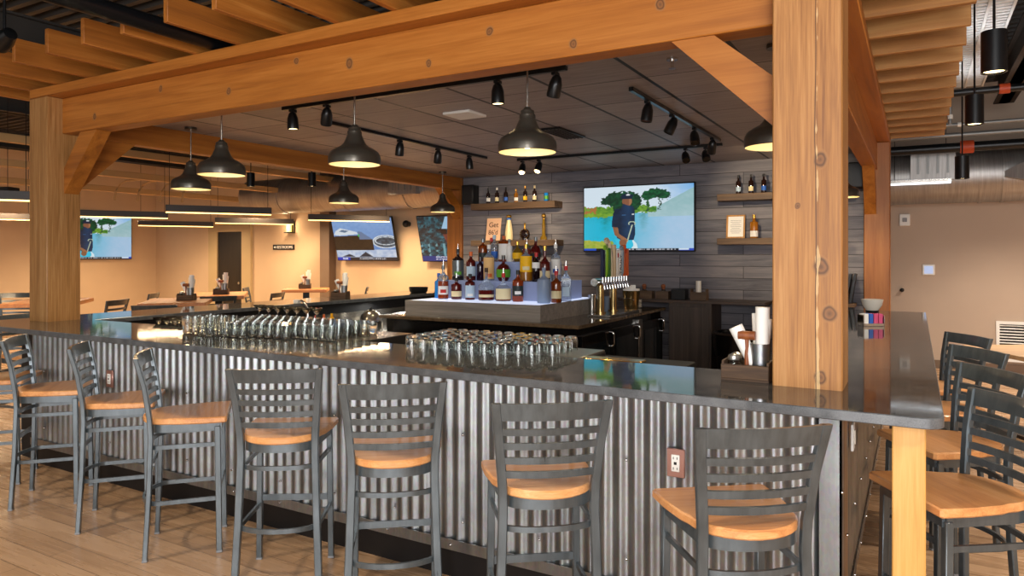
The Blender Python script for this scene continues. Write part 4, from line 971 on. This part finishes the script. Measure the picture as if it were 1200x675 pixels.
def track(label, a, b):
    o = MB().bar((0, 0, 0), Vector(b)-Vector(a), .036, .03, bev=.003, up=(0, 0, 1)).build('light_track', 'black_metal', loc=a); return tag(o, label, 'light track')
TZ = 2.834
track('black light track along the front of the bar ceiling', (-4.46, 4.06, TZ), (-1.92, 4.06, TZ))
track('black light track across the middle of the bar ceiling, behind the pendants', (-4.56, 4.65, TZ), (-4.56, 7.35, TZ))
track('black light track running back toward the plank wall beside the brace', (-1.765, 4.8, TZ), (-1.765, 7.42, TZ))
track('black light track across the ceiling in front of the plank wall', (-4.32, 7.7, TZ), (-1.80, 7.7, TZ))
def head(x, y, tilt, az, lit, label, grp, power=18, target=None, spot=50):
    t = thing('track_spotlight', label, 'spotlight', (x, y, 2.818), 0, grp)
    MB().box((0, 0, -.012), (.034, .06, .022), bev=.003).rod((0, 0, -.02), (0, 0, -.075), .007).build('bracket', 'black_metal', t)
    R = Matrix.Rotation(az, 4, 'Z') @ Matrix.Rotation(tilt, 4, 'X')
    c = Vector((0, 0, -.085))
    MB().lathe([(0, .07), (.012, .068), (.03, .05), (.042, .01), (.045, -.06), (.043, -.075), (.038, -.07), (.034, -.05), (0, -.05)], c=c, rot=R).build('can', 'black_metal', t)
    MB().cyl(c + R @ Vector((0, 0, -.066)), .036, .008, rot=R).build('lens', 'lens_glow' if lit else 'lens_dark', t)
    if lit:
        l = lamp('SPOT', Vector((x, y, 2.818))+c+R @ Vector((0, 0, -.09)), power, (1, .78, .5), .03, 'spot_light', None, math.radians(spot), blend=.7)
        if target: aim(l, target)
        else: l.rotation_euler = R.to_euler()
g = 'spotlights on the front track'
head(-4.35, 4.06, .05, 0, True, 'straight-hanging lit spotlight at the far end of the front track', g, 14)
head(-3.98, 4.06, .55, .9, True, 'tilted lit spotlight beside the straight one on the front track', g, 14)
head(-2.43, 4.06, .05, 0, True, 'straight-hanging lit spotlight on the front track left of the tall pendant', g, 14)
head(-2.0, 4.06, -.45, -2.2, True, 'tilted lit spotlight at the near end of the front track', g, 14)
g = 'spotlights on the middle track'
head(-4.56, 5.68, .25, 1., True, 'first spotlight behind the middle pendant on the crosswise track', g, 14)
head(-4.56, 6.34, .35, .8, True, 'second spotlight along the crosswise track', g, 14)
head(-4.56, 6.97, .1, 0, True, 'last spotlight on the crosswise track, closest to the plank wall', g, 14, (-5.4, 9.2, 1.9))
g = 'spotlights on the track by the brace'
head(-1.765, 5.16, .15, 2.4, False, 'first unlit spotlight on the track beside the brace', g)
head(-1.765, 5.78, .45, 2.2, False, 'second unlit spotlight on the track beside the brace', g)
head(-1.765, 6.47, .5, 3.6, False, 'third unlit spotlight on the track beside the brace', g)
head(-1.765, 7.12, .55, .5, True, 'lit spotlight at the end of the track beside the brace', g, 75, (-1.45, 9.2, 2.1), 62)
g = 'spotlights on the track before the plank wall'
head(-4.25, 7.7, .5, 3.4, True, 'round dark spotlight at the far end of the track before the plank wall', g, 70, (-5.2, 9.2, 2.1), 60)
head(-4.02, 7.7, .5, 3.0, True, 'second spotlight on the track before the plank wall, above the beer bottles', g, 60, (-4.7, 9.2, 1.9), 60)
head(-2.20, 7.7, .75, 3.6, False, 'unlit spotlight on the wall track nearest the big television', g)
head(-1.98, 7.7, .75, 3.6, False, 'unlit spotlight at the near end of the track before the plank wall', g)

# bits on the bar ceiling
o = MB().box((0, 0, 0), (.27, .27, .022), .0, bev=.004).build('ceiling_speaker', 'white_plastic', loc=(-3.325, 5.01, 2.838)); tag(o, 'square white panel fixed under the bar ceiling', 'ceiling panel')
t = thing('ceiling_vent', 'dark slotted vent in the bar ceiling behind the tall pendant', 'vent', (-3.0, 6.26, 2.84))
MB().box((0, 0, 0), (.22, .60, .018), bev=.003).build('frame', 'black_metal', t)
m = MB()
for k in range(5): m.box((-.08+.04*k, 0, -.012), (.012, .56, .008))
m.build('slat', 'steel_brown', t)['kind'] = 'stuff'
t = thing('sprinkler_head', 'small chrome sprinkler head in the bar ceiling near the brace', 'sprinkler', (-1.29, 4.23, 2.849))
MB().cyl((0, 0, -.006), .035, .012).build('escutcheon', 'chrome', t); MB().cyl((0, 0, -.035), .010, .05).cyl((0, 0, -.062), .022, .003).build('nozzle', 'chrome', t)

# long linear pendants over the dining side
def linear(label, a, b, z=2.26, p=22, h2=1.84):
    a = Vector((a[0]*1.22, a[1]*1.22, z)); b = Vector((b[0]*1.22, b[1]*1.22, z)); c = (a+b)/2; L_ = 1.47; d = (b-a).normalized(); rz = math.atan2(d.y, d.x)
    t = thing('linear_pendant', label, 'pendant lamp', c, rz, 'linear lamps over the dining side')
    MB().bb(-L_/2, L_/2, -.05, .05, .014, .115, bev=.003).build('housing', 'linear_body', t)
    MB().bb(-L_/2+.005, L_/2-.005, -.043, .043, 0, .0135).build('diffuser', 'strip_glow', t)
    for sx, hh in ((-1, 1.84), (1, h2)): MB().rod((sx*(L_/2-.05), 0, .11), (sx*(L_/2-.05), 0, hh), .004, 8).build('hanger', 'black_metal', t)
    l = lamp('AREA', c+Vector((0, 0, -.01)), p, AMB, L_, 'linear_light', (0, 0, rz), sy=.085)
linear('long linear pendant hanging lowest and closest above the far bar arm', (-7.734, 5.253), (-7.104, 6.262))
linear('linear pendant touching the far front post on the television side', (-9.69, 5.15), (-9.055, 6.179))
linear('short-looking linear pendant above the long table before the dark door', (-11.723, 7.451), (-11.08, 8.432))
linear('linear pendant in front of the dark door and the wall sconce', (-9.727, 7.47), (-9.034, 8.423), h2=.27)
linear('linear pendant in front of the white-car television', (-7.704, 7.489), (-7.015, 8.474), h2=.27)
linear('linear pendant left of the far front post, the higher of the two there', (-7.85, 2.50), (-7.223, 3.527))
linear('linear pendant left of the far front post, the lower of the two there', (-11.83, 4.46), (-11.194, 5.466))

def can_light(label, x, y, z, top=4.1, grp='cylinder ceiling lights', p=40, col=NEUT):
    t = thing('cylinder_light', label, 'ceiling light', (x, y, z), 0, grp)
    MB().lathe([(.052, .01), (.056, .0), (.0625, 0), (.0625, .225), (0, .228)], seg=28).build('cylinder', 'black_metal', t)
    MB().cyl((0, 0, .012), .052, .006).build('lens', 'lens_glow', t)
    MB().rod((0, 0, .225), (0, 0, top-z), .007, 8).build('stem', 'black_metal', t)
    lamp('SPOT', (x, y, z-.01), p, col, .04, 'can_light', (0, 0, 0), math.radians(95), blend=.8)
can_light('black cylinder light hanging nearest, beside the side rafters', .374, 4.68, 2.65)
can_light('black cylinder light in the middle of the row beside the side rafters', .393, 6.48, 2.65)
can_light('black cylinder light hanging lowest, in front of the duct register', .40, 8.28, 2.40)
can_light('small black cylinder light left of the duct, above the dark door', -9.40, 7.88, 2.76, col=WARM)
can_light('small black cylinder light in front of the far duct', -8.53, 8.37, 2.76, col=WARM)
t = thing('strip_lamp', 'slim white strip light under the duct register', 'ceiling light', (.05, 11.0, 2.60))
MB().bb(-.36, .36, -.05, .05, .02, .06).build('housing', 'steel', t); MB().bb(-.355, .355, -.045, .045, 0, .0195).build('diffuser', 'white_lamp', t)
for sx in (-.3, .3): MB().rod((sx, 0, .06), (sx, 0, 1.5), .004, 8).build('hanger', 'black_metal', t)

# wall sconce, RESTROOMS sign
t = thing('wall_sconce', 'glowing wall sconce above the RESTROOMS sign', 'sconce', (-11.81, 10.95, 2.12))
MB().bb(-.10, .10, .02, .045, 0, .26, bev=.004).bb(-.10, .10, -.09, .02, .24, .26).bb(-.10, .10, -.09, .02, 0, .02).build('bracket', 'black_metal', t); MB().cyl((0, -.035, .13), .05, .2).build('glass_shade', 'sconce_glow', t)
lamp('POINT', (-11.81, 10.80, 2.25), 5, AMB, .06, 'sconce_light')
t = thing('wall_sign', 'dark RESTROOMS sign with an arrow on the tan wall', 'sign', (-12.05, 10.985, 1.815))
MB().box((0, 0, 0), (.66, .02, .115), bev=.002).build('board', 'ink_black', t)
text_mb('RESTROOMS', .088, 'white_paper', t, (.04, -.012, -.002), (PI/2, 0, 0))
MB().prism([(-.30, 0), (-.25, .03), (-.25, .012), (-.235, .012), (-.235, -.012), (-.25, -.012), (-.25, -.03)], 0, .002, rot=Matrix.Rotation(PI/2, 4, 'X'), c=(0, -.010, 0)).build('arrow', 'white_paper', t)
o = MB().sph((0, 0, 0), .07).cyl((0, .04, 0), .05, .1, rot=Matrix.Rotation(PI/2, 4, 'X')).build('security_camera', 'black_plastic', loc=(-8.60, 10.9, 2.25)); tag(o, 'small round black camera on the wall beside the white-car television', 'camera')

# things on the near tan wall
t = thing('thermostat', 'white thermostat with a pale blue screen on the tan wall', 'thermostat', (.165, 11.99, 1.43)); MB().box((0, 0, 0), (.155, .025, .155), bev=.006).build('case', 'white_plastic', t); MB().box((0, -.014, 0), (.11, .004, .11)).build('screen', 'therm_blue', t)
t = thing('fire_strobe', 'white fire alarm strobe on the tan wall above the thermostat', 'alarm', (-.14, 11.98, 2.165)); MB().box((0, 0, 0), (.14, .045, .175), bev=.008).build('case', 'white_plastic', t); MB().box((0, -.028, .0), (.06, .02, .06), bev=.004).build('lens', 'grey_plastic', t)
o = MB().cyl((0, 0, 0), .028, .05, rot=Matrix.Rotation(PI/2, 4, 'X')).sph((0, -.025, 0), .03).build('wall_peg', 'black_plastic', loc=(-.176, 11.97, 1.126)); tag(o, 'small black knob low on the tan wall, below the thermostat', 'peg')
t = thing('air_grille', 'louvred return air grille low on the tan wall', 'vent', (1.30, 11.98, .44))
m = MB(); m.bb(-.32, .32, -.02, .02, .24, .28); m.bb(-.32, .32, -.02, .02, -.28, -.24); m.bb(-.32, -.28, -.02, .02, -.24, .24); m.bb(.28, .32, -.02, .02, -.24, .24); m.build('frame', 'white_plastic', t, smooth=False)
MB().bb(-.28, .28, .01, .015, -.24, .24).build('backing', 'ink_black', t)
for k in range(12): MB().box((0, -.002, -.22+.04*k), (.56, .022, .004), rot=Matrix.Rotation(.6, 4, 'X')).build('louvre', 'white_plastic', t)

# ------------------------------------------------------------------ ducts, pipes, joists
def duct(label, x0, x1, y, z, r, seams):
    t = thing('air_duct', label, 'duct', (x0, y, z))
    MB().rod((0, 0, 0), (x1-x0, 0, 0), r, 40).build('tube', 'duct_metal', t)
    for s_ in seams: MB().cyl((s_-x0, 0, 0), r+.012, .04, seg=40, rot=Matrix.Rotation(PI/2, 4, 'Y')).build('seam_ring', 'duct_metal', t)
    return t
def register(t, x, y, z, w=.5, h=.4):
    rg = MB().bb(x-w/2, x+w/2, y-.10, y+.2, z-h/2, z+h/2).build('register', 'duct_metal', t, smooth=False)
    m = MB()
    for k in range(4): m.box((x-w*.33+w*.66*k/3, y-.105, z), (.03, .012, h*.6))
    f = m.build('register_vane', 'grey_pipe', rg, smooth=False); f['kind'] = 'stuff'
dr = duct('large round metal duct along the tan wall near the open end of the bar', -5.5, 4.8, 11.45, 2.74, .38, (-.8, .75, 1.0, 2.6)); register(dr, 5.7, -.36, .12, .52, .42)
dl = duct('large round metal duct crossing in front of the white-car television', -12.3, -6.0, 10.35, 2.86, .36, (-11.2, -9.5, -8.0)); register(dl, 4.4, -.36, .05, .62, .38)
m = MB(); tt = bmesh.new()
V = [tt.verts.new(v) for v in ((-.75, .0, .28), (-.75, .0, .20), (.6, -.5, -.15), (.6, -.5, .95), (.6, .35, -.15), (.6, .35, .95), (-.75, .3, .28), (-.75, .3, .2))]
for f in ((0, 1, 2, 3), (2, 4, 5, 3), (1, 7, 4, 2), (0, 3, 5, 6), (0, 6, 7, 1), (6, 5, 4, 7)): tt.faces.new([V[i] for i in f])
bmesh.ops.recalc_face_normals(tt, faces=tt.faces); m._add(tt); m.bb(.6, 1.2, -.5, .35, -.15, .95)
m.build('square_takeoff', 'duct_metal', dr, smooth=False, loc=(7.25, -.45, -.29))

def pipe(label, a, b, r, mat, cat='pipe', name='ceiling_pipe', fit=()):
    t = thing(name, label, cat, a); d = Vector(b)-Vector(a)
    MB().rod((0, 0, 0), d, r, 16).build('tube', mat, t)
    q = d.to_track_quat('Z', 'Y').to_matrix().to_4x4()
    for f, mt in fit: MB().cyl(d*f, r*1.35, r*2.4, seg=16, rot=q).build('coupling', mt, t)
pipe('black pipe running between two front rafters and over the front beam', (-4.13, -1.0, 3.09), (-4.13, 3.4, 3.09), .055, 'black_pipe', fit=((.62, 'black_pipe'),))
pipe('black sprinkler pipe with an orange coupling past the side rafters', (-.2, 8.0, 3.2), (3.8, 8.0, 3.2), .035, 'black_pipe', fit=((.23, 'orange_pipe'),))
pipe('grey conduit running just above the near duct', (-4, 10.2, 3.24), (4.6, 10.2, 3.24), .022, 'grey_pipe', fit=((.52, 'white_plastic'),))
pipe('second grey conduit behind the first, above the near duct', (-4, 10.45, 3.15), (4.6, 10.45, 3.15), .03, 'grey_pipe')
pipe('black pipe with an orange coupling right above the near duct', (-4, 10.5, 3.0), (4.6, 10.5, 3.0), .06, 'black_pipe', fit=((.53, 'orange_pipe'),))
pipe('upright grey conduit dropping beside the hanging cylinder lights', (.31, 8.6, 4.1), (.31, 8.6, 3.0), .018, 'grey_pipe', fit=((.93, 'white_plastic'),))
for k, (x, z, w) in enumerate(((-8.3, 3.45, .10), (-9.8, 3.1, .12), (-11.2, 2.95, .14), (-12.8, 2.85, .14))):
    o = MB().bb(-w/2, w/2, 0, 9.5, -.05, .05, bev=.004).build('ceiling_joist', 'tan_pipe', loc=(x, .9, z)); tag(o, f'{ORD[k]} tan painted joist under the dark deck, counting out from the bar', 'joist')
for k, (x, z) in enumerate(((-7.4, 3.75), (-10.5, 3.7), (-14, 3.7))):
    o = MB().bb(-.06, .06, 0, 13, -.16, .16).bb(-.12, .12, 0, 13, .14, .16).bb(-.12, .12, 0, 13, -.16, -.14).build('steel_beam', 'black_deck', loc=(x, -2.5, z), smooth=False); tag(o, f'black steel beam under the deck on the dining side, {ORD[k]} from the bar', 'beam')
o = MB().bb(-.06, .06, 0, 13, -.16, .16).bb(-.11, .11, 0, 13, .14, .16).bb(-.11, .11, 0, 13, -.16, -.14).build('steel_beam', 'steel_brown', loc=(.98, -2, 3.75), smooth=False); tag(o, 'brown steel beam running back past the hanging cylinder lights', 'beam')
for k in range(4):
    m = MB(); m.tube([(0, 0, 0), (.02, .02, .16), (.07, .06, .27), (.16, .12, .33), (.35, .26, .36)], .018, 8); m.tube([(0, 0, 0), (0, 0, -.02)], .018, 8)
    o = m.build('bent_conduit', 'tan_pipe', loc=(-12.2+.21*k, 7.3+.29*k, 2.62)); tag(o, f'{ORD[k]} of four curved conduits high on the dining side, counted from the far post', 'conduit', 'curved conduits')
t = thing('ceiling_grating', 'bright white slotted grating high beside the side rafters', 'grating', (.50, 5.2, 3.60))
for x in (-.17, 0, .17): MB().bb(x-.01, x+.01, 0, 4.6, 0, .05).build('runner', 'white_grating', t)
m = MB()
for k in range(58): m.bb(-.17, .17, .08*k, .08*k+.045, .012, .03)
m.build('cross_bar', 'white_grating', t, smooth=False)['kind'] = 'stuff'
for sx in (-.17, .17): MB().rod((sx, 2.3, .05), (sx, 2.3, .5), .006, 8).build('hanger', 'black_metal', t)
t = thing('hanging_speaker', 'black box speaker hung above the linear lamps left of the far front post', 'speaker', (-10.35, 4.77, 2.45)); MB().box((0, 0, 0), (.19, .19, .17), .4, bev=.008).build('cabinet', 'black_matte', t); MB().rod((0, 0, .08), (0, 0, 1.65), .004, 8).build('hanger', 'black_metal', t)
t = thing('track_lamp', 'black lamp head with a bright face hanging at the picture edge by the front rafters', 'spotlight', (-5.03, 2.30, 3.02))
MB().lathe([(0, .09), (.04, .08), (.06, 0), (.062, -.07), (.055, -.07), (0, -.05)], rot=Matrix.Rotation(1.25, 4, 'Y')).build('can', 'black_metal', t); MB().cyl((-.055, 0, -.018), .05, .008, rot=Matrix.Rotation(1.25, 4, 'Y')).build('lens', 'chrome', t); MB().rod((0, 0, .05), (0, 0, 1.1), .01, 8).build('stem', 'black_metal', t)

# ------------------------------------------------------------------ dining side: high tables and stools
def high_table(label, x, y, w, d_, rz, mat='table_wood', z=1.07):
    t = thing('high_table', label, 'table', (x, y, 0), math.radians(rz))
    MB().bb(-w/2, w/2, -d_/2, d_/2, z-.05, z, bev=.004).build('tabletop', mat, t)
    MB().bb(-.05, .05, -.05, .05, .03, z-.051).bb(-.12, .12, -.12, .12, z-.062, z-.051).build('pedestal', 'black_metal', t)
    MB().bb(-.28, .28, -.28, .28, 0, .03, bev=.004).build('base_plate', 'black_metal', t)
high_table('square high wooden table in front of the brown pilaster', -9.05, 8.75, .72, .72, 40)
high_table('long high wooden table in front of the dark door', -8.98, 6.95, 1.2, .75, 138)
high_table('high wooden table behind the stool with the wide curved back', -8.15, 5.7, 1.1, .75, 138)
high_table('high wooden table hidden in part by the far front post', -9.5, 4.85, 1.1, .75, 138)
t = thing('dining_table', 'low tan table beyond the side stools before the air grille', 'table', (1.02, 7.95, 0), math.radians(30))
MB().bb(-.38, .38, -.6, .6, .72, .76, bev=.004).build('tabletop', 'table_tan', t); MB().bb(-.05, .05, -.05, .05, .03, .719).build('pedestal', 'black_metal', t); MB().bb(-.28, .28, -.28, .28, 0, .03).build('base_plate', 'black_metal', t)
G2 = 'stools at the high tables'
for x, y, rz, lbl in ((-11.15, 5.2, 230, 'dark stool against the wall, left of the far front post, behind the nearer one'), (-8.74, 5.05, 118, 'narrow-looking stool in front of the wall television, beside the far front post'), (-9.72, 6.15, 130, 'ladder-back stool facing the long table near the far front post'),
                      (-7.42, 4.95, 45, 'stool showing its wide curved back just beyond the bar top'), (-8.30, 6.38, 60, 'stool tucked against the long table before the dark door'), (-8.32, 7.2, 115, 'narrow-looking stool right of the dark door'), (-9.62, 8.25, -50, 'narrow-looking stool below the RESTROOMS sign'), (-8.35, 9.15, 130, 'stool right of the farthest high table, beside the pilaster')):
    put_stool(x, y, rz, lbl, G2)

# under the far bar arm: sink bench, kettle, bottles, sprayer
bn = thing('sink_bench', 'low steel bench with a back ledge under the far bar arm', 'sink', (-5.72, 6.1, 0))
MB().bb(-.30, .33, -1.4, 1.6, .70, .74, bev=.003).build('worktop', 'steel', bn); MB().bb(-.29, .32, -1.38, 1.58, 0, .699).build('cabinet', 'black_fridge', bn, smooth=False)
MB().bb(-.30, -.27, -1.4, 1.6, .741, .95).build('splashback', 'steel', bn, smooth=False)
kt = thing('steel_urn', 'round steel urn standing on the bench below the far bar arm', 'urn', (-5.70, 6.55, .741))
MB().lathe([(0, 0), (.13, 0), (.14, .02), (.14, .10), (.12, .18), (.07, .23), (.02, .245), (0, .245)]).build('body', 'steel', kt); MB().sph((0, 0, .258), .018).build('lid_knob', 'black_plastic', kt)
t = thing('tool_crock', 'lit white basin with dark bar tools beside the steel urn', 'basin', (-5.66, 7.15, .741))
MB().lathe([(0, 0), (.10, 0), (.15, .05), (.16, .055), (.15, .06), (.10, .012), (0, .012)]).build('basin', 'white_ceramic', t)
for k in range(4): MB().lathe([(0, .012), (.02, .012), (.028, .08), (.022, .14), (.008, .16), (0, .16)], c=(-.06+.045*k, .02*(k % 2), 0)).build('bar_tool', 'black_plastic', t)
lamp('AREA', (-5.75, 7.0, 1.03), 4, (1, .97, .9), .5, 'underbar_light', (0, 0, 0), sy=.08)
for k, (mt, lbl) in enumerate((('juice_red', 'red juice pourer on the bench under the far bar arm'), ('orange_cap', 'orange juice pourer on the bench under the far bar arm'), ('yellow_label', 'yellow-topped juice pourer on the bench under the far bar arm'))):
    t = thing('juice_pourer', lbl, 'pourer', (-5.60, 5.55+.12*k, .741)); MB().lathe([(0, 0), (.04, 0), (.042, .02), (.042, .16), (.025, .19), (0, .19)]).build('jug', 'white_plastic', t); MB().lathe([(.026, .185), (.026, .21), (.014, .22), (.012, .26), (0, .26)]).build('neck', mt, t)
t = thing('bar_sprayer', 'small chrome faucet hooked over the inner edge of the far bar arm', 'faucet', (-6.02, 5.75, 1.1005))
MB().tube([(-.08, 0, .02), (.0, 0, .03), (.06, 0, .0), (.09, 0, -.08), (.10, 0, -.16)], .012).build('spout', 'chrome', t); MB().box((-.07, 0, .02), (.07, .06, .04), bev=.004).build('base', 'white_paper', t)

# ------------------------------------------------------------------ added fill lights and world ambience
def fill_area(loc, e, col, s, sy, target): return aim(lamp('AREA', loc, e, col, s, 'front_fill', sy=sy), target)
fill_area((1.6, -3.9, 1.5), 300, (.95, .97, 1), 8.5, 2.6, (-2.4, 4, 2.0))  # broad unseen fill added behind the camera, no window built
for x, y, e in ((-1.5, .6, 42), (1.6, .8, 30), (-4.5, .4, 46), (-7.5, .6, 40)):
    lamp('SPOT', (x, y, 3.3), e*3.0, (1, .84, .66), .10, 'fill_spot', (0, 0, 0), math.radians(130), blend=.8)  # fill spots added over the front floor, no fixtures
for x, y in ((1.9, 5.2), (2.2, 8.8), (3.9, 3.0), (3.9, 6.0), (1.2, 10.1), (3.2, 10.1)): lamp('SPOT', (x, y, 2.95 if y > 10 else 3.4), 200 if y > 10 else 110, (1, .84, .68), .1, 'fill_spot', (0, 0, 0), math.radians(125), blend=.8)  # fill spots added to brighten the right side and its walls
for x, y in ((-13.6, 6.2), (-14.6, 8.9), (-11.3, 9.6), (-13.0, 2.5), (-8.2, 9.7)): lamp('SPOT', (x, y, 2.75), 170, AMB, .1, 'fill_spot', (0, 0, 0), math.radians(140), blend=.8)  # warm fill spots added for the dining side walls, no fixtures
for y in (5.6, 7.2, 8.8): lamp('SPOT', (.5, y, 3.15), 5, (.95, .98, 1), .04, 'grating_fill', (PI, 0, 0), math.radians(120), blend=.6)  # fill added from below so the grating reads bright
w = bpy.data.worlds.new('World'); S.world = w; w.use_nodes = True
bg = w.node_tree.nodes['Background']; bg.inputs[0].default_value = (1, .93, .86, 1); bg.inputs[1].default_value = .6

aim(lamp('AREA', (.9, -1.6, 2.5), 60, (1, .97, .93), 1.6, 'flash_fill'), (-1.8, 4, 1.9))  # soft fill added near the camera, standing in for a flash
lamp('SPOT', (2.3, 1.8, 3.4), 130, (1, .84, .66), .10, 'fill_spot', (0, 0, 0), math.radians(130), blend=.8)  # extra fill spot added to lift the side panel of the bar

# ------------------------------------------------------------------ camera
cd = bpy.data.cameras.new('Camera'); cam = bpy.data.objects.new('Camera', cd); COL.objects.link(cam)
cam.location = (0, 0, 1.65); cam.rotation_euler = (PI/2, 0, math.radians(29.737))
cd.sensor_width = 36; cd.lens = 828/1200*36; cd.shift_y = -(337.5-298.5)/1200; cd.clip_start = .05
S.camera = cam
S.view_settings.view_transform = 'Standard'; S.view_settings.look = 'None'; S.view_settings.exposure = 0.0; S.view_settings.gamma = 1; S.view_settings.use_curve_mapping = False
